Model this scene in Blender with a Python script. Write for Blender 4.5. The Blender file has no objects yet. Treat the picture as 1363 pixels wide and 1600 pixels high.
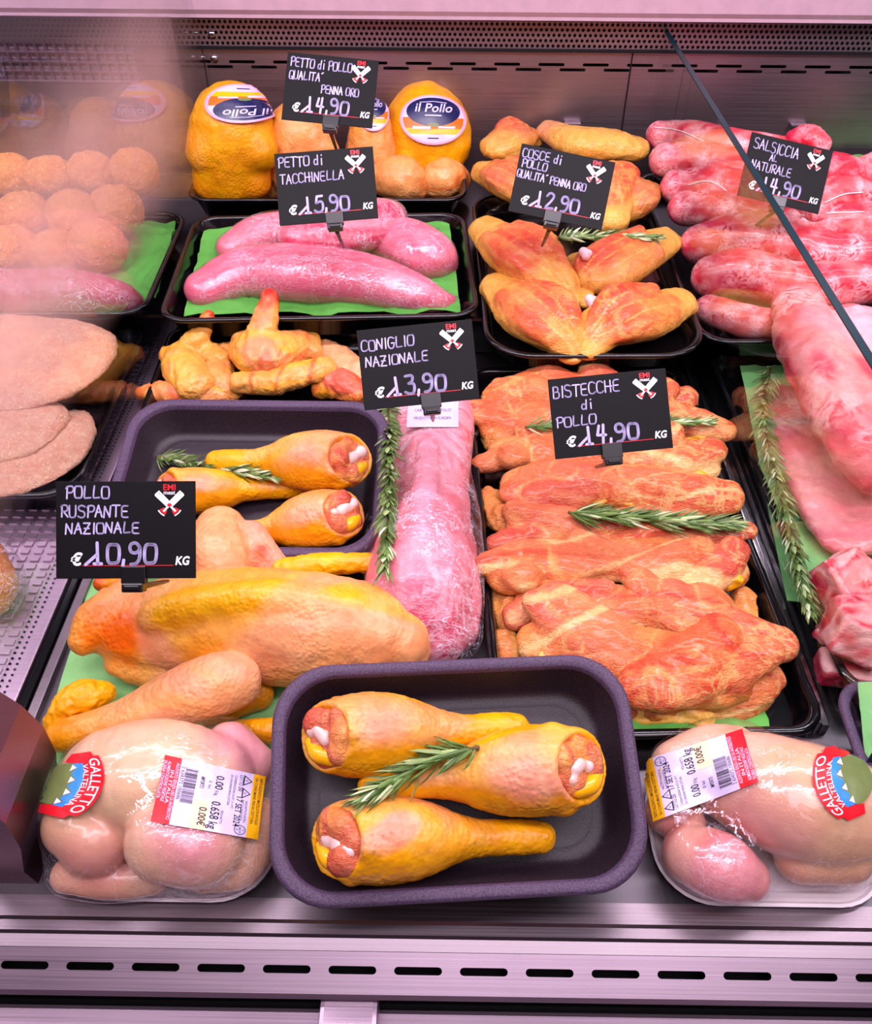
import bpy, bmesh, math, random
import numpy as np
from mathutils import Vector, Matrix
from mathutils.bvhtree import BVHTree

# ------------------------------------------------------------------ camera, lights, exposure
SC = bpy.context.scene
COL = SC.collection
FPX, CX, CY = 1365.0, 681.5, 800.0
CAM = np.array([0.0, 0.0, 0.55])
PITCH, YAW, ROLL = math.radians(43.4), math.radians(0.46), math.radians(0.38)
cam_mat = Matrix.Rotation(YAW, 4, 'Z') @ Matrix.Rotation(math.pi/2-PITCH, 4, 'X') @ Matrix.Rotation(ROLL, 4, 'Z')
cd = bpy.data.cameras.new('camera')
cam = bpy.data.objects.new('camera', cd)
COL.objects.link(cam)
cam.matrix_world = Matrix.Translation(Vector(CAM)) @ cam_mat
cd.sensor_fit = 'VERTICAL'
cd.sensor_height = 36.0
cd.lens = 36.0*FPX/1600.0
cd.clip_start = 0.01
SC.camera = cam
SC.view_settings.view_transform = 'Standard'
SC.view_settings.look = 'None'
SC.view_settings.gamma = 1.0
SC.view_settings.use_curve_mapping = False
SC.view_settings.exposure = -0.13
try:
    SC.cycles.use_denoising = True
    SC.cycles.max_bounces = 10
    SC.cycles.transparent_max_bounces = 24
    SC.cycles.transmission_bounces = 6
    SC.cycles.sample_clamp_indirect = 4.0
except Exception:
    pass

w = bpy.data.worlds.new('shop')
SC.world = w
w.use_nodes = True
w.node_tree.nodes['Background'].inputs[0].default_value = (0.60, 0.44, 0.56, 1)
w.node_tree.nodes['Background'].inputs[1].default_value = 0.13

def area(name, loc, aim, sx, sy, power, col):
    l = bpy.data.lights.new(name, 'AREA')
    l.shape = 'RECTANGLE'
    l.size, l.size_y, l.energy, l.color = sx, sy, power, col
    o = bpy.data.objects.new(name, l)
    COL.objects.link(o)
    o.location = loc
    d = Vector(aim)-Vector(loc)
    o.rotation_euler = d.to_track_quat('-Z', 'Y').to_euler()
    return o
PINK = (0.99, 0.85, 0.99)
area('case_lamp', (0, 0.60, 0.74), (0, 0.62, 0.0), 2.2, 0.05, 16.0, PINK)
area('rear_case_lamp', (0, 0.98, 0.50), (0, 1.0, 0.0), 2.2, 0.04, 3.6, (1.0, 0.80, 0.98))
area('front_case_lamp', (0, 0.12, 0.95), (0, 0.45, 0.05), 2.2, 0.10, 13.5, PINK)
area('shop_ceiling_light', (0.3, -0.8, 2.2), (0, 0.5, 0.0), 1.6, 1.2, 20.0, (1.0, 0.88, 1.0))

# ------------------------------------------------------------------ picking points of the place
RM = np.array(cam_mat.to_3x3())
def ray(u, v):
    return RM @ np.array([(u-CX)/FPX, -(v-CY)/FPX, -1.0])
def P(u, v, z=0.0):
    r = ray(u, v)
    return CAM + r*((z-CAM[2])/r[2])
def PD(u, v, depth):
    return CAM + ray(u, v)*depth
def PX(u, v, x):
    r = ray(u, v)
    return CAM + r*(x/r[0])
def PY(u, v, y):
    r = ray(u, v)
    return CAM + r*(y/r[1])
def depth_of(p):
    return float(-(RM.T @ (np.asarray(p)-CAM))[2])
def B(u, v, rpx, z0=0.0, fl=1.0, dz=0.0):
    """centre and radius of a ball seen with radius rpx at (u, v) and resting on z0 (a height or a function of x, y)"""
    z = 0.03
    for _ in range(8):
        p = P(u, v, z)
        r = rpx*depth_of(p)/FPX
        g = z0(p[0], p[1]) if callable(z0) else z0
        z = g + r*fl + dz
    p = P(u, v, z)
    return (p[0], p[1], p[2], r)

def hx(s, a=None):
    s = s.lstrip('#')
    c = [int(s[i:i+2], 16)/255.0 for i in (0, 2, 4)]
    c = [x/12.92 if x <= 0.04045 else ((x+0.055)/1.055)**2.4 for x in c]
    return tuple(c) + ((1.0,) if a is None else (a,))

# ------------------------------------------------------------------ noise
def _hash(ix, iy, iz, seed):
    h = (ix.astype(np.int64)*374761393 + iy.astype(np.int64)*668265263 + iz.astype(np.int64)*2147483647 + seed*1274126177) & 0xffffffff
    h = ((h ^ (h >> 13))*1274126177) & 0xffffffff
    h = (h ^ (h >> 16)) & 0xffffffff
    return h/4294967295.0
def vnoise(Q, seed=0):
    i = np.floor(Q)
    f = Q-i
    f = f*f*(3-2*f)
    i = i.astype(np.int64)
    out = 0
    for a in (0, 1):
        for b in (0, 1):
            for c in (0, 1):
                wgt = (f[:, 0] if a else 1-f[:, 0])*(f[:, 1] if b else 1-f[:, 1])*(f[:, 2] if c else 1-f[:, 2])
                out = out + wgt*_hash(i[:, 0]+a, i[:, 1]+b, i[:, 2]+c, seed)
    return out*2-1
def fbm(Q, seed=0, o=3):
    s, a, t = 0, 1.0, 0
    for k in range(o):
        s = s + a*vnoise(Q*(2.03**k)+k*7.1, seed+k)
        t += a
        a *= 0.5
    return s/t

# ------------------------------------------------------------------ soft solids (distance fields meshed into one continuous skin)
def catmull(pts, n):
    pts = np.array(pts, float)
    if len(pts) < 3:
        return pts
    ext = np.vstack([2*pts[0]-pts[1], pts, 2*pts[-1]-pts[-2]])
    out = []
    for i in range(1, len(ext)-2):
        p0, p1, p2, p3 = ext[i-1], ext[i], ext[i+1], ext[i+2]
        for t in np.arange(n)/n:
            out.append(0.5*((2*p1)+(-p0+p2)*t+(2*p0-5*p1+4*p2-p3)*t*t+(-p0+3*p1-3*p2+p3)*t**3))
    out.append(ext[-2])
    out = np.array(out)
    out[:, 3] = np.maximum(out[:, 3], 1e-4)
    return out

class Soft:
    def __init__(s, k=0.004):
        s.k, s.pr, s.cut, s.paint, s.disp, s.seam = k, [], [], [], [], None
    def chain(s, pts, col, fl=1.0, up=(0, 0, 1), n=4):
        q = catmull(pts, n)
        up = np.array(up, float)
        up = up/np.linalg.norm(up)
        s.pr.append((q, np.array(col if len(col) == 4 else tuple(col)+(0.0,), float), fl, up, q[:, :3].mean(0)))
        return s
    def ball(s, p, r, col, fl=1.0, up=(0, 0, 1)):
        return s.chain([(p[0], p[1], p[2], r or p[3])], col, fl, up)
    def hollow(s, p, r, k=0.002):
        s.cut.append((np.array(p[:3], float), r, k))
        return s
    def block(s, c, half, rot, r, col):
        """rounded block turned by rot = (x, y, z) degrees"""
        from mathutils import Euler
        R = np.array(Euler([math.radians(a) for a in rot]).to_matrix())
        hd = float(np.linalg.norm(half))
        s.pr.append((np.array([[*c[:3], hd]]), np.array(col, float), 1.0, np.array([0, 0, 1.0]), (np.array(c[:3], float), np.array(half, float), R, r)))
        return s
    def _d(s, X, pr):
        q, col, fl, up, c = pr
        if isinstance(c, tuple):
            Y = np.abs((X-c[0]) @ c[2])-(c[1]-c[3])
            return np.linalg.norm(np.maximum(Y, 0), axis=1)+np.minimum(Y.max(1), 0)-c[3]
        A = q[:, :3]
        if fl != 1.0:
            X = X + ((X-c) @ up)[:, None]*up*(1/fl-1)
            A = A + ((A-c) @ up)[:, None]*up*(1/fl-1)
        if len(A) == 1:
            d = np.linalg.norm(X-A[0], axis=1)-q[0, 3]
        else:
            d = None
            for i in range(len(A)-1):
                ab = A[i+1]-A[i]
                t = np.clip(((X-A[i]) @ ab)/max(ab @ ab, 1e-12), 0, 1)
                e = np.linalg.norm(X-A[i]-t[:, None]*ab, axis=1)-(q[i, 3]+t*(q[i+1, 3]-q[i, 3]))
                d = e if d is None else np.minimum(d, e)
        return d*(0.5+0.5*min(fl, 1.0))
    def eval(s, X, off=0.0, k=None, all=False):
        k = k or s.k
        ds = [s._d(X, p) for p in s.pr]
        m = ds[0]
        for d in ds[1:]:
            h = np.maximum(k-np.abs(m-d), 0)/k
            m = np.minimum(m, d)-h*h*k*0.25
        if off == 0.0:
            for c, r, kk in s.cut:
                d = r-np.linalg.norm(X-c, axis=1)
                h = np.maximum(kk-np.abs(m-d), 0)/kk
                m = np.maximum(m, d)+h*h*kk*0.25
        m = m-off
        return (m, ds) if all else m
    def bounds(s):
        lo = np.min([(p[0][:, :3]-p[0][:, 3:4]*max(1, p[2])).min(0) for p in s.pr], 0)
        hi = np.max([(p[0][:, :3]+p[0][:, 3:4]*max(1, p[2])).max(0) for p in s.pr], 0)
        return lo, hi
    def mesh(s, res=48, off=0.0, k=None):
        lo, hi = s.bounds()
        mg = (k or s.k)*0.3+abs(off)+0.001
        lo, hi = lo-mg, hi+mg
        h = (hi-lo).max()/res
        nb = np.ceil((hi-lo)/h/4).astype(int)+1
        lo = lo-h
        bi = np.stack(np.meshgrid(*[np.arange(x) for x in nb], indexing='ij'), -1).reshape(-1, 3)
        bc = lo+(bi*4+1.5)*h
        db = s.eval(bc, off, k)
        n = nb*4
        D = np.repeat(np.repeat(np.repeat(db.reshape(nb), 4, 0), 4, 1), 4, 2)
        act = bi[np.abs(db) < 6.0*h]
        loc = np.stack(np.meshgrid(*[np.arange(4)]*3, indexing='ij'), -1).reshape(-1, 3)
        idx = (act[:, None, :]*4+loc[None]).reshape(-1, 3)
        D[idx[:, 0], idx[:, 1], idx[:, 2]] = s.eval(lo+idx*h, off, k)
        S = D < 0
        c8 = [(a, b, c) for a in (0, 1) for b in (0, 1) for c in (0, 1)]
        sl = lambda a, m_: slice(a, m_-1+a)
        cnt = sum(S[sl(a, n[0]), sl(b, n[1]), sl(c, n[2])].astype(np.int8) for a, b, c in c8)
        cell = np.argwhere((cnt > 0) & (cnt < 8))
        vid = -np.ones(n-1, np.int64)
        vid[cell[:, 0], cell[:, 1], cell[:, 2]] = np.arange(len(cell))
        cv = {o: D[cell[:, 0]+o[0], cell[:, 1]+o[1], cell[:, 2]+o[2]] for o in c8}
        acc = np.zeros((len(cell), 3))
        num = np.zeros(len(cell))
        for o in c8:
            for ax in range(3):
                if o[ax] == 0:
                    o2 = tuple(1 if i == ax else o[i] for i in range(3))
                    a, b = cv[o], cv[o2]
                    m = (a < 0) != (b < 0)
                    t = np.where(m, a/np.where(m, a-b, 1), 0)
                    p = np.tile(np.array(o, float), (len(cell), 1))
                    p[:, ax] += t
                    acc[m] += p[m]
                    num[m] += 1
        V = lo+(cell+acc/num[:, None])*h
        F = []
        for ax in range(3):
            b_, c_ = (ax+1) % 3, (ax+2) % 3
            a0 = [slice(None)]*3
            a1 = [slice(None)]*3
            a0[ax] = slice(0, -1)
            a1[ax] = slice(1, None)
            s0, s1 = S[tuple(a0)], S[tuple(a1)]
            e = np.argwhere(s0 != s1)
            e = e[(e[:, b_] > 0) & (e[:, c_] > 0) & (e[:, b_] < n[b_]-1) & (e[:, c_] < n[c_]-1)]
            q = []
            for db_, dc_ in ((-1, -1), (0, -1), (0, 0), (-1, 0)):
                g = e.copy()
                g[:, b_] += db_
                g[:, c_] += dc_
                q.append(vid[g[:, 0], g[:, 1], g[:, 2]])
            q = np.stack(q, 1)
            ins = s0[e[:, 0], e[:, 1], e[:, 2]]
            F.append(np.where(ins[:, None], q, q[:, ::-1]))
        F = np.vstack(F)
        F = F[(F >= 0).all(1)]
        e = h*0.3
        for _ in range(2):
            d = s.eval(V, off, k)
            G = np.stack([s.eval(V+e*np.eye(3)[i], off, k)-d for i in range(3)], 1)/e
            gl = np.maximum((G*G).sum(1), 0.05)
            V = V-G*(np.clip(d/gl, -h, h))[:, None]
        N = G/np.sqrt(gl)[:, None]
        _, ds = s.eval(V, off, k, all=True)
        ds = np.array(ds)
        wt = np.exp(-np.clip((ds-ds.min(0))/0.0025, 0, 40))
        C = (wt[:, :, None]*np.array([p[1] for p in s.pr])[:, None, :]).sum(0)/wt.sum(0)[:, None]
        if s.seam is not None and len(ds) > 1:
            sc, sw, first = s.seam
            dd = np.sort(ds[first:], 0)
            gap = (dd[1]-dd[0])/sw + 0.9*fbm(V*75, 77, 2)
            wg = np.clip(1.0-gap, 0, 1)[:, None]*(0.6+0.4*np.clip(fbm(V*40, 78, 2)+.5, 0, 1))[:, None]
            C = C*(1-wg)+np.array(sc)*wg
        for f in s.paint:
            C = f(V, N, C)
        if off == 0.0:
            for f in s.disp:
                V = V+N*f(V, N)[:, None]
        return V, F, C

def bump_noise(amp, scale, seed=0, o=3, st=None):
    sc = np.array(st if st is not None else (1, 1, 1), float)*scale
    return lambda V, N: amp*fbm(V*sc, seed, o)
def wrinkle(amp, scale, axis, stretch=5, seed=0):
    """ridges that run along axis"""
    a = np.array(axis, float)
    a /= np.linalg.norm(a)
    def f(V, N):
        Q = V-((V @ a)[:, None]*a)*(1-1/stretch)
        Q = Q*scale
        Q = Q+0.6*np.stack([vnoise(Q*0.7, seed+5), vnoise(Q*0.7+9, seed+6), vnoise(Q*0.7+17, seed+7)], 1)
        return amp*(1-2*np.abs(vnoise(Q, seed)))
    return f
def spot(p, r, col, soft=0.35, wob=0.25, nscale=110, seed=0, fl=1.0):
    p = np.array(p[:3], float)
    col = np.array(col if len(col) == 4 else tuple(col)+(0.0,), float)
    def f(V, N, C):
        X = V-p
        d = np.linalg.norm(X, axis=1)/r + wob*fbm(V*nscale, seed, 2)
        wg = np.clip((1-d)/soft+0.5, 0, 1)[:, None]
        return C*(1-wg)+col*wg
    return f
def streak(col, axis, scale=120, width=0.14, amt=1.0, stretch=4, seed=0, only=None):
    """bands of another flesh colour that run along axis"""
    a = np.array(axis, float)
    a /= np.linalg.norm(a)
    col = np.array(col if len(col) == 4 else tuple(col)+(0.0,), float)
    def f(V, N, C):
        Q = (V-((V @ a)[:, None]*a)*(1-1/stretch))*scale
        Q = Q+1.2*np.stack([vnoise(Q*0.4, seed+5), vnoise(Q*0.4+9, seed+6), vnoise(Q*0.4+17, seed+7)], 1)
        wg = np.clip((width-np.abs(vnoise(Q, seed)))/width*2.0, 0, 1)*amt*np.clip(0.5+1.5*vnoise(V*scale*0.25, seed+11), 0, 1)
        if only is not None:
            wg = wg*C[:, 3]
        wg = wg[:, None]
        return C*(1-wg)+col*wg
    return f

# ------------------------------------------------------------------ object helpers
WO = {}
CAT = []
SOLID = []
def raw_mesh(name, V, F, mats, col=None, midx=None, smooth=True):
    me = bpy.data.meshes.new(name)
    if isinstance(F, np.ndarray):
        nv, nf, k = len(V), len(F), F.shape[1]
        me.vertices.add(nv)
        me.vertices.foreach_set('co', np.asarray(V, np.float32).ravel())
        me.loops.add(nf*k)
        me.loops.foreach_set('vertex_index', F.astype(np.int32).ravel())
        me.polygons.add(nf)
        me.polygons.foreach_set('loop_start', np.arange(0, nf*k, k, dtype=np.int32))
        try:
            me.polygons.foreach_set('loop_total', np.full(nf, k, np.int32))
        except Exception:
            pass
        me.update(calc_edges=True)
        me.validate()
    else:
        me.from_pydata([tuple(v) for v in V], [], [tuple(f) for f in F])
        me.update()
    for m in (mats if isinstance(mats, (list, tuple)) else [mats]):
        me.materials.append(m)
    if midx is not None:
        me.polygons.foreach_set('material_index', np.asarray(midx, np.int32))
    if smooth:
        me.polygons.foreach_set('use_smooth', np.ones(len(me.polygons), bool))
    if col is not None:
        a = me.color_attributes.new('col', 'FLOAT_COLOR', 'POINT')
        a.data.foreach_set('color', np.asarray(col, np.float32).ravel())
    return me
def tag(o, label=None, cat=None, group=None, kind=None):
    if label: o['label'] = label
    if cat: o['category'] = cat
    if group: o['group'] = group
    if kind: o['kind'] = kind
    return o
def thing(name, label, cat, loc, group=None):
    o = bpy.data.objects.new(name, None)
    COL.objects.link(o)
    o.empty_display_size = 0.02
    loc = [float(x) for x in loc[:3]]
    o.location = loc
    WO[o] = np.array(loc)
    return tag(o, label, cat, group)
def mk(name, V, F, mats, parent=None, col=None, midx=None, smooth=True, solid=False):
    """one mesh object from world coordinates"""
    V = np.asarray(V, float)
    if parent is None:
        org = np.array([(V[:, 0].min()+V[:, 0].max())/2, (V[:, 1].min()+V[:, 1].max())/2, V[:, 2].min()])
    else:
        org = WO[parent]
    me = raw_mesh(name, V-org, F, mats, col, midx, smooth)
    o = bpy.data.objects.new(name, me)
    COL.objects.link(o)
    if parent is None:
        o.location = org
    else:
        o.parent = parent
    WO[o] = org
    if solid:
        SOLID.append(BVHTree.FromPolygons([tuple(v) for v in V], [tuple(int(i) for i in f) for f in F]))
    return o
def soft_obj(name, s, mat, res=48, parent=None, solid=True, off=0.0, k=None):
    V, F, C = s.mesh(res, off, k)
    return mk(name, V, F, mat, parent, C, solid=solid)
def hit(u, v, trees=None):
    """first flesh or tray surface seen along the line of sight"""
    d = Vector(ray(u, v)).normalized()
    best = None
    for t in (SOLID if trees is None else trees):
        loc, nor, _, dist = t.ray_cast(Vector(CAM), d)
        if loc is not None and (best is None or dist < best[2]):
            best = (np.array(loc), np.array(nor), dist)
    return best

class Geo:
    """collects boxes, tubes and prisms into one mesh"""
    def __init__(s):
        s.V, s.F, s.M = [], [], []
    def add(s, V, F, m=0):
        b = len(s.V)
        s.V += [tuple(float(x) for x in v) for v in V]
        s.F += [tuple(i+b for i in f) for f in F]
        s.M += [m]*len(F)
        return s
    def box(s, lo, hi, m=0, bev=0.0, M=None):
        bm = bmesh.new()
        bmesh.ops.create_cube(bm, size=1.0)
        for v in bm.verts:
            v.co = Vector([lo[i]+(v.co[i]+0.5)*(hi[i]-lo[i]) for i in range(3)])
        if bev > 0:
            bmesh.ops.bevel(bm, geom=list(bm.edges), offset=bev, segments=2, profile=0.6, affect='EDGES')
        if M is not None:
            bm.transform(M)
        bm.verts.index_update()
        s.add([v.co for v in bm.verts], [[v.index for v in f.verts] for f in bm.faces], m)
        bm.free()
        return s
    def tube(s, pts, r, m=0, n=8, cap=True):
        pts = np.array(pts, float)
        rr = np.full(len(pts), r) if np.isscalar(r) else np.array(r)
        T = np.gradient(pts, axis=0)
        T /= np.linalg.norm(T, axis=1)[:, None]+1e-12
        up = np.array([0, 0, 1.0]) if abs(T[0][2]) < 0.9 else np.array([1.0, 0, 0])
        V, F = [], []
        for i, p in enumerate(pts):
            a = np.cross(up, T[i])
            a /= np.linalg.norm(a)+1e-12
            b = np.cross(T[i], a)
            up = b
            for j in range(n):
                th = 2*math.pi*j/n
                V.append(p+rr[i]*(math.cos(th)*a+math.sin(th)*b))
        for i in range(len(pts)-1):
            for j in range(n):
                j2 = (j+1) % n
                F.append((i*n+j, i*n+j2, (i+1)*n+j2, (i+1)*n+j))
        if cap:
            F.append(tuple(range(n-1, -1, -1)))
            F.append(tuple(range((len(pts)-1)*n, len(pts)*n)))
        return s.add(V, F, m)
    def extrude_x(s, prof, x0, x1, m=0, closed=True):
        n = len(prof)
        V = [(x0, p[0], p[1]) for p in prof]+[(x1, p[0], p[1]) for p in prof]
        F = [(i, (i+1) % n, n+(i+1) % n, n+i) for i in range(n if closed else n-1)]
        if closed:
            F += [tuple(range(n-1, -1, -1)), tuple(range(n, 2*n))]
        return s.add(V, F, m)
    def holes(s, org, ex, ey, cells, hole, m=0):
        """plate made of cells (x0, y0, x1, y1, has_hole), hole = list of 2-D points around (0,0)"""
        org, ex, ey = (np.array(a, float) for a in (org, ex, ey))
        q = lambda x, y: org+ex*x+ey*y
        for x0, y0, x1, y1, hh in cells:
            if not hh:
                s.add([q(x0, y0), q(x1, y0), q(x1, y1), q(x0, y1)], [(0, 1, 2, 3)], m)
                continue
            cx, cy = (x0+x1)/2, (y0+y1)/2
            n = len(hole)
            hv, ov = [], []
            for hx_, hy_ in hole:
                hv.append((cx+hx_, cy+hy_))
                t = min((x1-x0)/2/max(abs(hx_), 1e-9), (y1-y0)/2/max(abs(hy_), 1e-9))
                ov.append((cx+hx_*t, cy+hy_*t))
            V = [q(*p) for p in hv]+[q(*p) for p in ov]
            F = [(i, n+i, n+(i+1) % n, (i+1) % n) for i in range(n)]
            ver = lambda a: abs(a[0]-x0) < 1e-8 or abs(a[0]-x1) < 1e-8
            hor = lambda a: abs(a[1]-y0) < 1e-8 or abs(a[1]-y1) < 1e-8
            for i in range(n):
                a, b = ov[i], ov[(i+1) % n]
                if (ver(a) and hor(a)) or (ver(b) and hor(b)):
                    continue
                if ver(a) and hor(b):
                    V.append(q(a[0], b[1]))
                elif hor(a) and ver(b):
                    V.append(q(b[0], a[1]))
                else:
                    continue
                F.append((n+i, len(V)-1, n+(i+1) % n))
            s.add(V, F, m)
        return s
    def build(s, name, mats, parent=None, smooth=False, solid=False):
        return mk(name, s.V, s.F, mats, parent, None, s.M, smooth, solid)

# ------------------------------------------------------------------ materials
def nodes(name):
    m = bpy.data.materials.new(name)
    m.use_nodes = True
    nt = m.node_tree
    b = nt.nodes['Principled BSDF']
    return m, nt, b
def N_(nt, t, **kw):
    n = nt.nodes.new(t)
    for k, v in kw.items():
        if hasattr(n, k):
            setattr(n, k, v)
        else:
            n.inputs[k.replace('_', ' ')].default_value = v
    return n
def coords(nt, scale=(1, 1, 1), kind='Object'):
    tc = nt.nodes.new('ShaderNodeTexCoord')
    mp = nt.nodes.new('ShaderNodeMapping')
    mp.inputs['Scale'].default_value = scale
    nt.links.new(tc.outputs[kind], mp.inputs['Vector'])
    return mp.outputs['Vector']
def noise(nt, vec, scale, detail=3.0, rough=0.55, dist=0.0):
    n = nt.nodes.new('ShaderNodeTexNoise')
    n.inputs['Scale'].default_value = scale
    n.inputs['Detail'].default_value = detail
    n.inputs['Roughness'].default_value = rough
    n.inputs['Distortion'].default_value = dist
    nt.links.new(vec, n.inputs['Vector'])
    return n.outputs['Fac']
def ramp(nt, fac, stops):
    r = nt.nodes.new('ShaderNodeValToRGB')
    e = r.color_ramp.elements
    while len(e) < len(stops):
        e.new(0.5)
    for i, (p, c) in enumerate(stops):
        e[i].position = p
        e[i].color = c if len(c) == 4 else tuple(c)+(1,)
    nt.links.new(fac, r.inputs['Fac'])
    return r.outputs['Color']
def mixc(nt, a, b, fac, mode='MIX'):
    m = nt.nodes.new('ShaderNodeMix')
    m.data_type = 'RGBA'
    m.blend_type = mode
    for sock, v in ((m.inputs['Factor'], fac), (m.inputs[6], a), (m.inputs[7], b)):
        if isinstance(v, bpy.types.NodeSocket):
            nt.links.new(v, sock)
        else:
            sock.default_value = v
    return m.outputs[2]
def math_(nt, op, a, b=0.0):
    m = nt.nodes.new('ShaderNodeMath')
    m.operation = op
    for i, v in enumerate((a, b)):
        if isinstance(v, bpy.types.NodeSocket):
            nt.links.new(v, m.inputs[i])
        else:
            m.inputs[i].default_value = v
    return m.outputs[0]
def bump(nt, b, h, strength, dist=0.001):
    n = nt.nodes.new('ShaderNodeBump')
    n.inputs['Strength'].default_value = strength
    n.inputs['Distance'].default_value = dist
    nt.links.new(h, n.inputs['Height'])
    nt.links.new(n.outputs['Normal'], b.inputs['Normal'])
    return n

def plain(name, c, rough=0.5, spec=0.5, metal=0.0, bs=0.0, bscale=300, coat=0.0, mott=0.06, mscale=60):
    m, nt, b = nodes(name)
    v = coords(nt)
    f = noise(nt, v, mscale, 3)
    c = hx(c) if isinstance(c, str) else c
    lo = tuple(x*(1-mott) for x in c[:3])+(1,)
    hi = tuple(min(1, x*(1+mott)) for x in c[:3])+(1,)
    nt.links.new(ramp(nt, f, [(0.3, lo), (0.7, hi)]), b.inputs['Base Color'])
    b.inputs['Roughness'].default_value = rough
    b.inputs['Specular IOR Level'].default_value = spec
    b.inputs['Metallic'].default_value = metal
    b.inputs['Coat Weight'].default_value = coat
    b.inputs['Coat Roughness'].default_value = 0.08
    if bs:
        bump(nt, b, noise(nt, v, bscale, 2), bs, 0.0006)
    return m

def steel(name, c, rough=0.32, axis=0, bs=0.06):
    m, nt, b = nodes(name)
    sc = [900, 900, 900]
    sc[axis] = 6
    v = coords(nt, sc)
    f = noise(nt, v, 1.0, 3)
    big = noise(nt, coords(nt), 7, 3)
    c = hx(c) if isinstance(c, str) else c
    col = ramp(nt, f, [(0.25, tuple(x*0.86 for x in c[:3])), (0.75, tuple(min(1, x*1.08) for x in c[:3]))])
    col = mixc(nt, col, ramp(nt, big, [(0.3, (0.82, 0.80, 0.82)), (0.7, (1, 1, 1))]), 1.0, 'MULTIPLY')
    nt.links.new(col, b.inputs['Base Color'])
    b.inputs['Metallic'].default_value = 1.0
    rr = nt.nodes.new('ShaderNodeMapRange')
    rr.inputs['To Min'].default_value = rough*0.8
    rr.inputs['To Max'].default_value = rough*1.25
    nt.links.new(f, rr.inputs['Value'])
    nt.links.new(rr.outputs[0], b.inputs['Roughness'])
    bump(nt, b, f, bs, 0.0005)
    return m

def flesh(name, rough=0.38, mott=0.16, mscale=55, pores=0.0, pscale=420, fibre=0.0, fatcol=None, fatscale=60, fatw=0.05,
          fatamt=0.8, sss=0.10, coat=0.25, grain=0.0, gscale=500, specks=None, tint=(1.12, 0.80, 0.72), sat=1.16):
    """flesh coloured by what the piece is made of ('col'), mottled, with fat threads where col's alpha says lean meat"""
    m, nt, b = nodes(name)
    at = nt.nodes.new('ShaderNodeAttribute')
    at.attribute_name = 'col'
    v = coords(nt)
    n1 = noise(nt, v, mscale, 5, 0.6, 0.4)
    n2 = noise(nt, v, mscale*3.3, 4, 0.6, 0.2)
    lo = tuple(1-mott*(2-t) if t < 1 else 1-mott*0.4 for t in tint)
    hi = tuple(1+mott*0.55 for _ in range(3))
    c = mixc(nt, at.outputs['Color'], ramp(nt, n1, [(0.32, lo), (0.66, (1, 1, 1))]), 1.0, 'MULTIPLY')
    c = mixc(nt, c, ramp(nt, n2, [(0.35, tuple(1-mott*0.6 for _ in range(3))), (0.65, (1, 1, 1))]), 1.0, 'MULTIPLY')
    if fatcol is not None:
        nf = noise(nt, v, fatscale, 4, 0.55, 1.4)
        band = ramp(nt, nf, [(0.5-fatw*1.6, (0, 0, 0)), (0.5, (1, 1, 1)), (0.5+fatw*1.6, (0, 0, 0))])
        nk = ramp(nt, noise(nt, v, fatscale*0.35, 2), [(0.42, (0, 0, 0)), (0.62, (1, 1, 1))])
        f = math_(nt, 'MULTIPLY', math_(nt, 'MULTIPLY', band, nk), math_(nt, 'MULTIPLY', at.outputs['Alpha'], fatamt))
        c = mixc(nt, c, hx(fatcol), f)
    if specks is not None:
        sp = ramp(nt, noise(nt, v, specks[1], 2, 0.5), [(specks[2], (0, 0, 0)), (specks[2]+0.05, (1, 1, 1))])
        c = mixc(nt, c, hx(specks[0]), math_(nt, 'MULTIPLY', sp, specks[3]))
    hs = nt.nodes.new('ShaderNodeHueSaturation')
    hs.inputs['Saturation'].default_value = sat
    hs.inputs['Value'].default_value = 1.04
    nt.links.new(c, hs.inputs['Color'])
    nt.links.new(hs.outputs['Color'], b.inputs['Base Color'])
    b.inputs['Roughness'].default_value = rough
    b.inputs['Subsurface Weight'].default_value = sss
    b.inputs['Subsurface Radius'].default_value = (1.0, 0.35, 0.22)
    b.inputs['Subsurface Scale'].default_value = 0.006
    b.inputs['Coat Weight'].default_value = coat
    b.inputs['Coat Roughness'].default_value = 0.16
    b.inputs['Specular IOR Level'].default_value = 0.4
    h = None
    if pores:
        vo = nt.nodes.new('ShaderNodeTexVoronoi')
        vo.feature = 'SMOOTH_F1'
        vo.inputs['Scale'].default_value = pscale
        nt.links.new(v, vo.inputs['Vector'])
        pm = ramp(nt, noise(nt, v, 24, 2), [(0.35, (0.15, 0.15, 0.15)), (0.6, (1, 1, 1))])
        h = math_(nt, 'MULTIPLY', math_(nt, 'MULTIPLY', math_(nt, 'SUBTRACT', 1.0, vo.outputs['Distance']), pm), pores)
    if fibre:
        g = math_(nt, 'MULTIPLY', math_(nt, 'ADD', noise(nt, v, 130, 5, 0.62, 1.2), noise(nt, coords(nt, (1, 2.6, 2.6)), 210, 3, 0.6, 0.8)), fibre)
        h = g if h is None else math_(nt, 'ADD', h, g)
    if grain:
        g = math_(nt, 'MULTIPLY', noise(nt, v, gscale, 3, 0.7), grain)
        h = g if h is None else math_(nt, 'ADD', h, g)
    if h is not None:
        bump(nt, b, h, 0.9, 0.0012)
    return m

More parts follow.
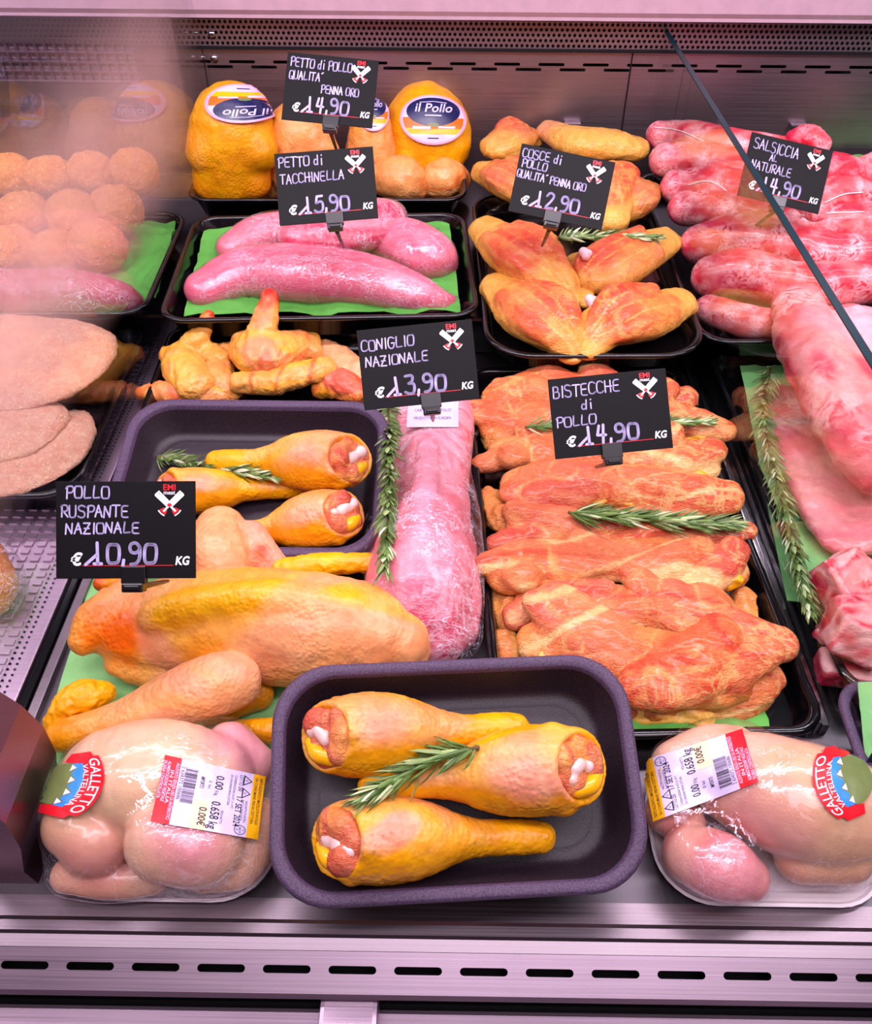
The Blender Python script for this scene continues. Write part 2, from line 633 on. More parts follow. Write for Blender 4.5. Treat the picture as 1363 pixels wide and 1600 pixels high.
def film_mat(name, amt=0.22, wscale=90, wamt=0.9, tint=(0.95, 0.9, 1.0), base=0.03, stretch=(1, 1, 1)):
    """clear food wrap: mostly see-through, shiny on its creases and at grazing angles"""
    m = bpy.data.materials.new(name)
    m.use_nodes = True
    nt = m.node_tree
    nt.nodes.clear()
    out = nt.nodes.new('ShaderNodeOutputMaterial')
    tr = nt.nodes.new('ShaderNodeBsdfTransparent')
    gl = nt.nodes.new('ShaderNodeBsdfGlossy')
    gl.inputs['Color'].default_value = tuple(tint)+(1,)
    gl.inputs['Roughness'].default_value = 0.06
    v = coords(nt, stretch)
    f = noise(nt, v, wscale, 4, 0.6, 1.6)
    def folds(scale, dist, wd):
        a = ramp(nt, noise(nt, v, scale, 3, 0.55, dist), [(0.5-wd, (0, 0, 0)), (0.5, (1, 1, 1)), (0.5+wd, (0, 0, 0))])
        k = ramp(nt, noise(nt, v, scale*0.3, 2), [(0.45, (0, 0, 0)), (0.65, (1, 1, 1))])
        return math_(nt, 'MULTIPLY', a, k)
    cre = math_(nt, 'MAXIMUM', folds(wscale, 1.8, 0.022), folds(wscale*2.3, 2.2, 0.03))
    bn = nt.nodes.new('ShaderNodeBump')
    bn.inputs['Strength'].default_value = wamt
    bn.inputs['Distance'].default_value = 0.0035
    nt.links.new(math_(nt, 'ADD', f, math_(nt, 'MULTIPLY', cre, 0.15)), bn.inputs['Height'])
    nt.links.new(bn.outputs['Normal'], gl.inputs['Normal'])
    ge = nt.nodes.new('ShaderNodeNewGeometry')
    dt = nt.nodes.new('ShaderNodeVectorMath')
    dt.operation = 'DOT_PRODUCT'
    nt.links.new(ge.outputs['Normal'], dt.inputs[0])
    nt.links.new(ge.outputs['Incoming'], dt.inputs[1])
    sch = math_(nt, 'POWER', math_(nt, 'SUBTRACT', 1.0, math_(nt, 'MINIMUM', math_(nt, 'ABSOLUTE', dt.outputs['Value']), 1.0)), 5.0)
    fac = math_(nt, 'MINIMUM', math_(nt, 'ADD', math_(nt, 'MULTIPLY', sch, 0.5), base+0.02), 0.7)
    mx = nt.nodes.new('ShaderNodeMixShader')
    nt.links.new(fac, mx.inputs[0])
    nt.links.new(tr.outputs[0], mx.inputs[1])
    nt.links.new(gl.outputs[0], mx.inputs[2])
    wh = nt.nodes.new('ShaderNodeBsdfDiffuse')                    # folded film turns whitish
    wh.inputs['Color'].default_value = (0.92, 0.84, 0.95, 1)
    m2 = nt.nodes.new('ShaderNodeMixShader')
    nt.links.new(math_(nt, 'MULTIPLY', cre, amt), m2.inputs[0])
    nt.links.new(mx.outputs[0], m2.inputs[1])
    nt.links.new(wh.outputs[0], m2.inputs[2])
    nt.links.new(m2.outputs[0], out.inputs['Surface'])
    return m

def glass_mat(name, tint=(0.94, 0.985, 0.975), mist=None):
    """clear pane: see-through with true reflections; a misted pane adds condensation where it has fogged"""
    m = bpy.data.materials.new(name)
    m.use_nodes = True
    nt = m.node_tree
    nt.nodes.clear()
    out = nt.nodes.new('ShaderNodeOutputMaterial')
    tr = nt.nodes.new('ShaderNodeBsdfTransparent')
    tr.inputs['Color'].default_value = tuple(tint)+(1,)
    gl = nt.nodes.new('ShaderNodeBsdfGlossy')
    gl.inputs['Roughness'].default_value = 0.01
    ge = nt.nodes.new('ShaderNodeNewGeometry')
    dt = nt.nodes.new('ShaderNodeVectorMath')
    dt.operation = 'DOT_PRODUCT'
    nt.links.new(ge.outputs['Normal'], dt.inputs[0])
    nt.links.new(ge.outputs['Incoming'], dt.inputs[1])
    sch = math_(nt, 'POWER', math_(nt, 'SUBTRACT', 1.0, math_(nt, 'ABSOLUTE', dt.outputs['Value'])), 5.0)
    sch = math_(nt, 'ADD', 0.035, math_(nt, 'MULTIPLY', sch, 0.8))
    mx = nt.nodes.new('ShaderNodeMixShader')
    nt.links.new(sch, mx.inputs[0])
    nt.links.new(tr.outputs[0], mx.inputs[1])
    nt.links.new(gl.outputs[0], mx.inputs[2])
    last = mx.outputs[0]
    if mist:
        amount, colr, lo, hi = mist
        v = coords(nt)
        sx = nt.nodes.new('ShaderNodeSeparateXYZ')
        nt.links.new(v, sx.inputs[0])
        def mr(val, a, b_):
            r = nt.nodes.new('ShaderNodeMapRange')
            r.interpolation_type = 'SMOOTHSTEP'
            r.inputs['From Min'].default_value = a
            r.inputs['From Max'].default_value = b_
            nt.links.new(val, r.inputs['Value'])
            return r.outputs[0]
        a = mr(sx.outputs['Z'], lo, hi)
        a = math_(nt, 'MULTIPLY', a, mr(sx.outputs['Z'], 0.34, 0.22))
        yb = mr(sx.outputs['Y'], 0.44, 0.10)
        n = ramp(nt, noise(nt, v, 9, 4, 0.6), [(0.3, (0.55, 0.55, 0.55)), (0.75, (1, 1, 1))])
        f = math_(nt, 'MULTIPLY', math_(nt, 'MULTIPLY', math_(nt, 'MULTIPLY', a, yb), n), amount)
        d = nt.nodes.new('ShaderNodeBsdfTranslucent')
        d.inputs['Color'].default_value = colr
        d2 = nt.nodes.new('ShaderNodeBsdfDiffuse')
        d2.inputs['Color'].default_value = colr
        dd = nt.nodes.new('ShaderNodeMixShader')
        dd.inputs[0].default_value = 0.5
        nt.links.new(d.outputs[0], dd.inputs[1])
        nt.links.new(d2.outputs[0], dd.inputs[2])
        m2 = nt.nodes.new('ShaderNodeMixShader')
        nt.links.new(f, m2.inputs[0])
        nt.links.new(last, m2.inputs[1])
        nt.links.new(dd.outputs[0], m2.inputs[2])
        last = m2.outputs[0]
    nt.links.new(last, out.inputs['Surface'])
    return m

M = {}
M['steel'] = steel('brushed_steel', '#8f8289', 0.36)
M['steel_deck'] = steel('deck_steel', '#666166', 0.40, 1)
M['steel_wall'] = steel('wall_steel', '#a898a0', 0.40)
M['steel_rail'] = steel('rail_steel', '#cdb4c6', 0.36)
M['chrome'] = steel('bright_trim', '#d8d4da', 0.14, 1, 0.02)
M['dark'] = plain('dark_recess', '#08070a', 0.6, 0.3)
M['channel'] = plain('dark_channel', '#0b0b0f', 0.16, 0.6)
M['black'] = plain('black_plastic', '#060508', 0.16, 0.55)
M['foam'] = plain('black_foam', '#241822', 0.46, 0.5, bs=0.5, bscale=1300, mott=0.55, mscale=900)
M['foam_rim_lit'] = plain('lit_pressed_foam_rim', '#4b3852', 0.55, 0.4, bs=0.6, bscale=1300, mott=0.5, mscale=900)  # rougher pressed rim; lamp light from above put into its lighter colour
M['canopy'] = plain('pale_canopy_paint', '#b394a0', 0.35, 0.5)
M['clipm'] = plain('black_clip', '#0b0a0d', 0.28, 0.5)
M['card'] = plain('sign_board', '#060508', 0.55, 0.16)
M['chalk'] = plain('chalk_ink', '#b6abd4', 0.7, 0.2, mott=0.2)
M['white'] = plain('white_print', '#f0eaf4', 0.5, 0.4)
M['red'] = plain('red_print', '#d81222', 0.4, 0.4)
M['navy'] = plain('navy_print', '#141a4a', 0.3, 0.5)
M['orange'] = plain('orange_print', '#f06a14', 0.35, 0.4)
M['yellow'] = plain('yellow_print', '#f2ae12', 0.35, 0.4)
M['blue'] = plain('blue_print', '#2f86e0', 0.35, 0.4)
M['green'] = plain('green_print', '#6c7a44', 0.4, 0.4)
M['ink'] = plain('black_print', '#1b1622', 0.5, 0.3)
M['pale'] = plain('pale_label', '#d4c4ea', 0.35, 0.5, coat=0.3)
M['pink'] = plain('pink_print', '#f0a0b4', 0.4, 0.4)
M['peach'] = plain('peach_print', '#f6cfa8', 0.4, 0.4)
M['clearlabel'] = film_mat('clear_label_film', 0.0, 60, 0.1, base=0.06)
M['paper'] = plain('green_paper', '#58a244', 0.6, 0.3, bs=0.35, bscale=60, mott=0.12)
M['paper_pale'] = plain('pale_green_paper', '#84bf74', 0.6, 0.3, bs=0.3, bscale=50, mott=0.10)
M['white_tray'] = plain('white_tray', '#e0d4da', 0.5, 0.4)
M['skin'] = flesh('chicken_skin', 0.40, 0.22, 45, pores=0.95, pscale=360, fatcol='#f8d890', fatamt=0.35, sss=0.06, coat=0.12, sat=1.12)
M['skin_smooth'] = flesh('plump_skin', 0.30, 0.14, 32, pores=0.22, pscale=620, sss=0.10, coat=0.5, sat=0.98)
M['meat'] = flesh('raw_meat', 0.32, 0.22, 48, fibre=2.0, fatcol='#f8cf88', fatscale=42, fatw=0.05, fatamt=0.5, sss=0.06, coat=0.25, sat=1.08)
M['thigh'] = flesh('thigh_meat', 0.30, 0.20, 42, fibre=1.6, fatcol='#f6cf7a', fatscale=40, fatw=0.06, fatamt=0.5, sss=0.06, coat=0.25, sat=1.14)
M['turkey'] = flesh('turkey_meat', 0.5, 0.16, 30, fibre=0.7, sss=0.10, coat=0.1)
M['rabbit'] = flesh('rabbit_meat', 0.5, 0.18, 30, fibre=0.8, fatcol='#f4ccd4', fatscale=34, fatw=0.06, fatamt=0.7, sss=0.10, coat=0.1)
M['sausage'] = flesh('sausage_meat', 0.30, 0.22, 60, fibre=0.5, fatcol='#f6b8bc', fatscale=95, fatw=0.10, fatamt=1.0, sss=0.08, coat=0.5, tint=(1.05, 0.7, 0.75))
M['pork'] = flesh('pork_meat', 0.32, 0.20, 40, fibre=0.6, fatcol='#f8ccc8', fatscale=46, fatw=0.09, fatamt=0.95, sss=0.10, coat=0.35)
M['crumb'] = flesh('breadcrumb_coating', 0.8, 0.22, 90, grain=3.4, gscale=430, sss=0.0, coat=0.0, specks=('#ffe4bc', 420, 0.62, 0.6))
M['bone'] = flesh('bone_gristle', 0.28, 0.10, 60, sss=0.1, coat=0.5)
M['needle'] = flesh('rosemary_needle', 0.45, 0.18, 200, sss=0.0, coat=0.1, tint=(0.9, 1.0, 0.8))
M['stem'] = plain('rosemary_stem', '#6a5236', 0.7, 0.2, bs=0.4, bscale=500)
M['film'] = film_mat('food_wrap', 0.75, 60, 0.9, base=0.05)
M['film_turkey'] = film_mat('stretched_food_wrap', 0.50, 44, 0.38, base=0.07, stretch=(1, 1.5, 1))
M['film_soft'] = film_mat('tight_food_wrap', 0.22, 26, 0.5, base=0.035)
M['film_rabbit'] = film_mat('creased_food_wrap', 0.65, 58, 0.8, base=0.045, stretch=(0.6, 1.6, 1.0))
M['glass'] = glass_mat('divider_glass')
M['glass_mist'] = glass_mat('misted_glass', (0.95, 0.96, 0.97), (0.42, (0.95, 0.64, 0.58, 1), 0.09, 0.20))
M['edge'] = plain('glass_edge', '#06262e', 0.3, 0.2)
M['twine'] = plain('butcher_twine', '#f4dcdc', 0.7, 0.2)

# ------------------------------------------------------------------ flat print: lettering, marks, labels
_txt = {}
def text_polys(s, bold=0.0, res=3):
    key = (s, bold, res)
    if key in _txt:
        return _txt[key]
    cu = bpy.data.curves.new('t', 'FONT')
    cu.body = s
    cu.size = 1.0
    cu.offset = bold
    cu.resolution_u = res
    ob = bpy.data.objects.new('t', cu)
    me = ob.to_mesh()
    V = [(v.co.x, v.co.y) for v in me.vertices]
    F = [tuple(p.vertices) for p in me.polygons]
    ob.to_mesh_clear()
    bpy.data.objects.remove(ob)
    bpy.data.curves.remove(cu)
    _txt[key] = (V, F)
    return _txt[key]
def dense_print(f, step):
    bm = bmesh.new()
    vs = [bm.verts.new(v) for v in f.V]
    for q, m in zip(f.F, f.M):
        try:
            bm.faces.new([vs[i] for i in q]).material_index = m
        except ValueError:
            pass
    bmesh.ops.triangulate(bm, faces=bm.faces)
    for _ in range(5):
        e = [x for x in bm.edges if (x.verts[0].co-x.verts[1].co).length > step]
        if not e:
            break
        bmesh.ops.subdivide_edges(bm, edges=e, cuts=1)
        bmesh.ops.triangulate(bm, faces=bm.faces)
    bm.verts.index_update()
    V = [tuple(v.co) for v in bm.verts]
    F = [tuple(v.index for v in q.verts) for q in bm.faces]
    Mi = [q.material_index for q in bm.faces]
    bm.free()
    return V, F, Mi
class Flat:
    """2-D print in its own units; each layer lies a hair above the last"""
    def __init__(s):
        s.V, s.F, s.M = [], [], []
    def poly(s, pts, m=0, layer=1):
        b = len(s.V)
        s.V += [(p[0], p[1], layer) for p in pts]
        s.F.append(tuple(range(b, b+len(pts))))
        s.M.append(m)
    def rect(s, x0, y0, x1, y1, m=0, layer=1, n=1, k=1):
        for i in range(n):
            for j in range(k):
                a0, a1 = x0+(x1-x0)*i/n, x0+(x1-x0)*(i+1)/n
                b0, b1 = y0+(y1-y0)*j/k, y0+(y1-y0)*(j+1)/k
                s.poly([(a0, b0), (a1, b0), (a1, b1), (a0, b1)], m, layer)
    def disc(s, cx, cy, rx, ry, m=0, layer=1, a0=0, a1=360, n=32, inner=0.0, rings=1):
        for q in range(rings):
            f0, f1 = inner+(1-inner)*q/rings, inner+(1-inner)*(q+1)/rings
            for i in range(n):
                t0, t1 = math.radians(a0+(a1-a0)*i/n), math.radians(a0+(a1-a0)*(i+1)/n)
                c = lambda t, f: (cx+rx*f*math.cos(t), cy+ry*f*math.sin(t))
                s.poly([c(t0, f0), c(t0, f1), c(t1, f1), c(t1, f0)] if f0 > 0 else [(cx, cy), c(t0, f1), c(t1, f1)], m, layer)
    def stroke(s, pts, w, m=0, layer=1):
        for (x0, y0), (x1, y1) in zip(pts[:-1], pts[1:]):
            L = math.hypot(x1-x0, y1-y0)
            if L < 1e-9:
                continue
            nx, ny = -(y1-y0)/L*w/2, (x1-x0)/L*w/2
            s.poly([(x0-nx, y0-ny), (x1-nx, y1-ny), (x1+nx, y1+ny), (x0+nx, y0+ny)], m, layer)
        for x, y in pts:
            s.poly([(x+w/2*math.cos(i*math.pi/4), y+w/2*math.sin(i*math.pi/4)) for i in range(8)], m, layer+0.05)
    def text(s, t, x, y, size, m=0, layer=1, bold=0.0, sx=1.0, align='l', fit=None, arc=None, shear=0.0, res=3):
        V, F = text_polys(t, bold, res)
        if not V:
            return
        x1 = max(v[0] for v in V)
        x0 = min(v[0] for v in V)
        k = size
        if fit:
            sx = fit/((x1-x0)*k)
        off = {'l': -x0, 'c': -(x0+x1)/2, 'r': -x1}[align]
        b = len(s.V)
        for vx, vy in V:
            px, py = (vx+off+shear*vy)*k*sx, vy*k
            if arc:
                py += arc*(1-(2*px/(fit or 1))**2)
            s.V.append((x+px, y+py, layer))
        s.F += [tuple(i+b for i in f) for f in F]
        s.M += [m]*len(F)
    def build(s, name, mats, parent, fn, dense=0.0):
        if dense:
            V, F, Mi = dense_print(s, dense)
            used = sorted(set(Mi))
            return mk(name, [fn(*v) for v in V], F, [mats[i] for i in used], parent, None, [used.index(i) for i in Mi], False)
        V = [fn(*v) for v in s.V]
        used = sorted(set(s.M))
        return mk(name, V, s.F, [mats[i] for i in used], parent, None, [used.index(i) for i in s.M], False)

GL = {
 'A': ['0,0 3,10 6,0', '1,4 5.4,4'], 'B': ['0.5,0 0.5,10', '~0.5,10 5,10 5,5.4 0.5,5.4', '~0.5,5.4 6,5.6 6,0 0.5,0'],
 'C': ['~6,8.6 4,10.4 0,9.5 0,0.5 4,-0.4 6.4,1.4'], 'D': ['1,0 1,10', '~0,10 6.5,10.5 6.5,-0.5 0,0'],
 'E': ['~5.6,10 0.5,10 0.5,6 0.5,4 0.5,0 6,0', '0.5,5.2 5,5.2'], 'G': ['~6,9 3,10.6 0,9 0,0.5 5,-1 6.2,4.6', '3.4,4.6 6.4,4.6'],
 'H': ['0.5,0 0.5,10', '5.6,0 5.6,10', '0.5,5 7,5'], 'I': ['1.5,0 1.5,10'], 'i': ['1.5,0 1.5,6.5', '1.5,9.6 1.7,10.2'],
 'L': ['~1,10 0.6,4 0.6,0 2,0 6,0.4'], 'N': ['0,0 0.5,9.6 5.2,0.4 5.7,10'], 'O': ['~3.2,9.8 0,9.8 0,0 3.2,0 6.4,0 6.4,9.8 3.2,9.8 3,9.8'],
 'P': ['1.2,0 1,10', '~0,8.6 2,10.6 6.6,10 6.2,5 1.2,4.8'], 'Q': ['~3.2,9.8 0,9.8 0,0 3.2,0 6.4,0 6.4,9.8 3.2,9.8', '3.8,3 6.8,-0.6'],
 'R': ['1,0 1,10', '~0,9 2,10.6 6,10 6,5 1,4.8', '2.5,4.8 6.4,0'], 'S': ['~5.8,9.2 3,10.6 0,9.4 0.6,5.8 5.6,5 6.2,0.4 2.6,-0.6 0,1'],
 'T': ['-0.4,10 6.4,10', '3,10 3,0'], 'U': ['~0.2,10 0,0 3,-0.6 5.8,0.4 5.8,10'], 'Z': ['0.3,10 5.8,10 0.3,0 6,0', '1,5 5,5'],
 'd': ['~4.4,4.8 1,6.4 0,2 1.6,-0.4 4.4,1.6', '4.6,10 4.4,0'], "'": ['0.8,9.2 3,10.6'],
 '1': ['-3.6,-0.4 2.6,4.6', '2.2,10 3.0,0 3.0,0', '1,0 5,0'], '4': ['1.2,10 0.2,4.6 5.6,4.4', '4,10.4 3.8,0'],
 '2': ['~0.2,8 2,10.8 6,9.6 4.6,5.4 0,0 2,0 6.4,0.4'], '3': ['~0.4,10 5.4,10.4 5,6.6 2.4,5.6', '~2.4,5.6 6.4,5.6 6,-0.4 2.4,-0.4 0.2,0.8'],
 '5': ['5.6,10 1.6,9.8 1,5.6', '~1,5.6 6,7 6.6,0.6 3,-0.8 0,0.8'], '9': ['~5.6,8 3.4,10.6 0,9.6 0.4,5.6 4.4,5.4 5.6,8', '~5.6,8 5.8,3 4,0.2 1,0'],
 '0': ['~3.2,9 0,9 0.2,0.2 3.4,0 6.6,0.4 6.6,8.8 3.2,9 3,9'], ',': ['1,1.6 0.6,-1.6'],
}
def chaikin(p, n=3):
    for _ in range(n):
        q = [p[0]]
        for a, b in zip(p[:-1], p[1:]):
            q += [(a[0]*.75+b[0]*.25, a[1]*.75+b[1]*.25), (a[0]*.25+b[0]*.75, a[1]*.25+b[1]*.75)]
        p = q+[p[-1]]
    return p
def scrawl(fl, s, x, y, h, w, m=0, sx=0.1, rng=None, gap=1.3, slope=0.0, layer=1.0):
    """chalk handwriting, one stroke at a time"""
    cx = x
    for ch in s:
        if ch == ' ':
            cx += 4.5*h*sx
            continue
        jy = rng.uniform(-0.04, 0.04)*h
        sh = rng.uniform(0.0, 0.12)
        wide = {'i': 2.6, ',': 2.4, 'I': 2.6, "'": 3}.get(ch, 6.4)
        for st in GL[ch]:
            sm = st.startswith('~')
            pts = [tuple(float(q) for q in p.split(',')) for p in st.lstrip('~').split()]
            if sm:
                pts = chaikin(pts)
            fl.stroke([(cx+(p[0]+sh*p[1]*0.6)*h*sx, y+jy+slope*(cx-x)+p[1]*h*0.1) for p in pts], w, m, layer)
        cx += (wide+gap)*h*sx
    return cx

# ------------------------------------------------------------------ builders
def frame_of(BL, BR, FR, FL):
    BL, BR, FR, FL = (np.array(a, float) for a in (BL, BR, FR, FL))
    c = (BL+BR+FR+FL)/4
    x = ((BR-BL)+(FR-FL))/2
    W = np.linalg.norm(x)
    x /= W
    y = ((BL-FL)+(BR-FR))/2
    y = y-(y @ x)*x
    D = np.linalg.norm(y)
    y /= D
    return c, x, y, np.cross(x, y), W, D
def rrect(W, D, r, n=8):
    r = min(r, W/2-1e-4, D/2-1e-4)
    out = []
    for cx, cy, a0 in ((W/2-r, D/2-r, 0), (-W/2+r, D/2-r, 90), (-W/2+r, -D/2+r, 180), (W/2-r, -D/2+r, 270)):
        for i in range(n+1):
            a = math.radians(a0+90*i/n)
            out.append((cx+r*math.cos(a), cy+r*math.sin(a)))
    return out
def tray(name, label, cat, corners, depth=0.03, rad=0.03, rim=0.006, slope=0.3, mat='black', group=None, foam=False, rise=0.0):
    """open rounded tray: rim corners given as (u, v, z)"""
    c, x, y, n, W, D = frame_of(*[P(*k) for k in corners])
    if foam:
        lay = [(slope*depth+rim*1.1, -depth), (slope*depth*0.5+rim*0.7, -depth*0.55), (rim*0.45, -rim*1.0), (0.0, -rim*0.75), (-0.0004, -rim*0.35), (rim*0.12, -rim*0.04), (rim*0.3, 0),
               (rim*0.85, -rim*0.03), (rim*1.0, -rim*0.22), (rim*1.1, -rim*0.6), (rim*1.1+slope*depth*0.35, -depth*0.42), (rim*1.1+slope*depth*0.7, -depth*0.75), (rim*1.1+slope*depth*1.05, -depth*0.90), (rim*1.1+slope*depth*1.6, -depth+rim*0.8)]
    else:
        lay = [(slope*depth+rim, -depth), (rim*0.8, -0.004), (0.0, -0.0035), (-0.0003, -0.0015), (0.0006, 0.0), (rim*0.5, 0.0004), (rim*0.85, 0.0), (rim, -0.0018),
               (rim+slope*depth*0.5, -depth*0.5), (rim+slope*depth*0.9, -depth*0.88), (rim+slope*depth*1.3, -depth+0.0026), (rim+slope*depth*1.8, -depth+0.002)]
    V, F = [], []
    nn = None
    for ins, h in lay:
        ring = rrect(W-2*ins, D-2*ins, max(0.004, rad-ins*0.6))
        nn = len(ring)
        V += [c+x*p[0]+y*p[1]+n*h for p in ring]
    for i in range(len(lay)-1):
        for j in range(nn):
            j2 = (j+1) % nn
            F.append((i*nn+j, i*nn+j2, (i+1)*nn+j2, (i+1)*nn+j))
    F.append(tuple((len(lay)-1)*nn+j for j in range(nn)))
    F.append(tuple(range(nn-1, -1, -1)))
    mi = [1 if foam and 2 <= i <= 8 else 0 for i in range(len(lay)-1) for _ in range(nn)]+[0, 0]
    o = mk(name, V, F, [M[mat], M['foam_rim_lit']] if foam else M[mat], None, None, mi if foam else None, True, solid=True)
    o.data.polygons.foreach_set('use_smooth', [len(p.vertices) == 4 for p in o.data.polygons])
    tag(o, label, cat, group)
    p0 = c+n*(lay[-1][1])
    zf = lambda X, Y: p0[2]-(n[0]*(X-p0[0])+n[1]*(Y-p0[1]))/n[2]
    return o, zf, (c, x, y, n, W, D)
def paper(name, label, corners, mat='paper', seed=0, amp=0.003, group=None, n=18):
    """creased sheet of green tray paper between four points of the place"""
    a, b, c, d = (np.array(P(*k)) for k in corners)
    V = []
    for i in range(n+1):
        for j in range(n+1):
            s, t = j/n, i/n
            V.append((a*(1-s)+b*s)*(1-t)+(d*(1-s)+c*s)*t)
    V = np.array(V)
    V[:, 2] += amp*(1-2*np.abs(vnoise(V*55, seed)))+amp*0.6*vnoise(V*160, seed+3)
    F = [(i*(n+1)+j, (i+1)*(n+1)+j, (i+1)*(n+1)+j+1, i*(n+1)+j+1) for i in range(n) for j in range(n)]
    V = np.vstack([V, V-np.array([0, 0, 0.0004])])
    m = (n+1)**2
    F += [tuple(m+q for q in f[::-1]) for f in F]
    o = mk(name, V, F, M[mat])
    return tag(o, label, 'paper', group)

TOCAM = np.array([0.0, -0.55, 0.83])
def facing(col, thr=0.45, soft=0.25, d=None, wob=0.25, scale=70, seed=0):
    dd = TOCAM if d is None else np.array(d, float)
    dd = dd/np.linalg.norm(dd)
    col = np.array(col if len(col) == 4 else tuple(col)+(0.0,), float)
    def f(V, N, C):
        wg = np.clip(((N @ dd)-thr+wob*fbm(V*scale, seed, 2))/soft, 0, 1)[:, None]
        return C*(1-wg)+col*wg
    return f

C_SKIN = hx('#e8b46e', 0.25)
C_SKINP = hx('#e8b894', 0.1)
C_YEL = hx('#f0ac1c', 0.0)
C_MEAT = hx('#e08060', 1.0)
C_FAT = hx('#f2c060', 0.0)
C_RED = hx('#c83430', 0.3)
C_BONE = hx('#f2dce2', 0.0)

def drumstick(label, ank, end, rpx, zf, lift=0.0, group=None, seed=0, endlift=0.018, res=64, up0=0.0, ankr=0.43, yel=True):
    rng = random.Random(seed)
    A = B(ank[0], ank[1], rpx*ankr, zf, 1, lift+up0)
    E = B(end[0], end[1], rpx*0.86, zf, 1, lift+endlift*0.5)
    A3, E3 = np.array(A[:3]), np.array(E[:3])
    R = rpx*depth_of(E3)/FPX
    ax = (E3-A3)/np.linalg.norm(E3-A3)
    side = np.cross(ax, TOCAM)
    side /= np.linalg.norm(side)
    top = np.cross(side, ax)
    pt = lambda t, r, s=0.0, h=0.0: tuple(A3+(E3-A3)*t+side*s*R+top*h*R)+(r*R,)
    root = thing('drumstick', label, 'chicken leg', (A3+E3)/2-np.array([0, 0, R*0.9]), group)
    s = Soft(0.006)
    s.chain([pt(-0.02, ankr*0.92), pt(0.10, ankr), pt(0.28, ankr*0.98), pt(0.46, 0.60), pt(0.66, 0.93), pt(0.84, 1.02), pt(0.99, 0.90)], C_SKIN, n=5)
    s.paint.append(spot(pt(.8, 0, .3, .6), R*.9, hx('#e2a48c', .2), .9, .5, 60, seed))
    for i in range(5):                                           # loose rim of skin around the cut
        a = rng.uniform(0, 6.28)
        s.ball(pt(0.94+rng.uniform(-.03, .05), 0.2, 0.86*math.cos(a), 0.86*math.sin(a)), R*rng.uniform(.12, .2), hx('#f0bc58'))
    cd_ = ax*0.72+np.array([0, -0.42, 0.62])                    # the cut looks outward and up
    cd_ /= np.linalg.norm(cd_)
    E0 = A3+(E3-A3)*0.97
    s.hollow(E0+cd_*R*1.12, R*1.0, 0.003)
    c1 = np.cross(cd_, [0, 0.3, 1.0])
    c1 /= np.linalg.norm(c1)
    c2 = np.cross(c1, cd_)
    cp_ = lambda a, b_, h, r: tuple(E0+cd_*R*h+c1*R*a+c2*R*b_)+(r*R,)
    s.paint.append(streak(hx('#e09a78', 0.2), ax, 45, 0.4, 0.55, 3, seed))
    s.paint.append(streak(hx('#f0b848', 0.0), ax, 45, 0.35, 0.75, 3, seed+4))
    s.paint.append(facing(hx('#e8a434', 0.0), .25, .5, (0, -.9, -.5), .4, 40, seed))
    if yel:
        s.paint.append(spot(pt(0.0, 0), R*1.0, C_YEL, 0.25, 0.2, 140, seed))
    s.disp += [bump_noise(0.0009, 90, seed), bump_noise(0.0004, 320, seed+3, 2)]
    soft_obj('skin', s, M['skin'], res, root)
    m = Soft(0.003)
    for i in range(9):
        a = i*0.698+rng.uniform(-.3, .3)
        q = rng.uniform(.36, .50)
        m.ball(cp_(q*math.cos(a), q*math.sin(a), rng.uniform(.20, .40), rng.uniform(.26, .38)), 0, hx('#dc8c74', 1) if i % 3 else hx('#d06a60', 0.8))
    m.ball(cp_(0, 0, -.08, .58), 0, hx('#dc8068', 1))
    m.disp += [wrinkle(0.0009, 160, side, 3, seed), bump_noise(0.0007, 200, seed)]
    m.paint.append(streak(hx('#f6b878', 0.2), side, 160, 0.3, 0.7, 3, seed))
    soft_obj('meat', m, M['thigh'], 44, root)
    b = Soft(0.0025)
    for i in range(6):
        h = -0.44+0.17*i
        b.ball(cp_(h, rng.uniform(-.12, .12)+.05, .50+rng.uniform(-.05, .05), rng.uniform(.14, .22)), 0, hx('#ead0d4') if i % 2 == 0 else hx('#e4bca8'))
    bo = soft_obj('bone', b, M['bone'], 36, root)
    bo['label'] = 'pale knuckle bone end'
    y = Soft(0.003)
    y.chain([cp_(-.36, -.36, .46, .20), cp_(0.0, -.44, .52, .22), cp_(.36, -.36, .46, .18)], hx('#f4b020'))
    fo = soft_obj('fat', y, M['bone'], 30, root)
    fo['label'] = 'yellow strip of fat'
    return root

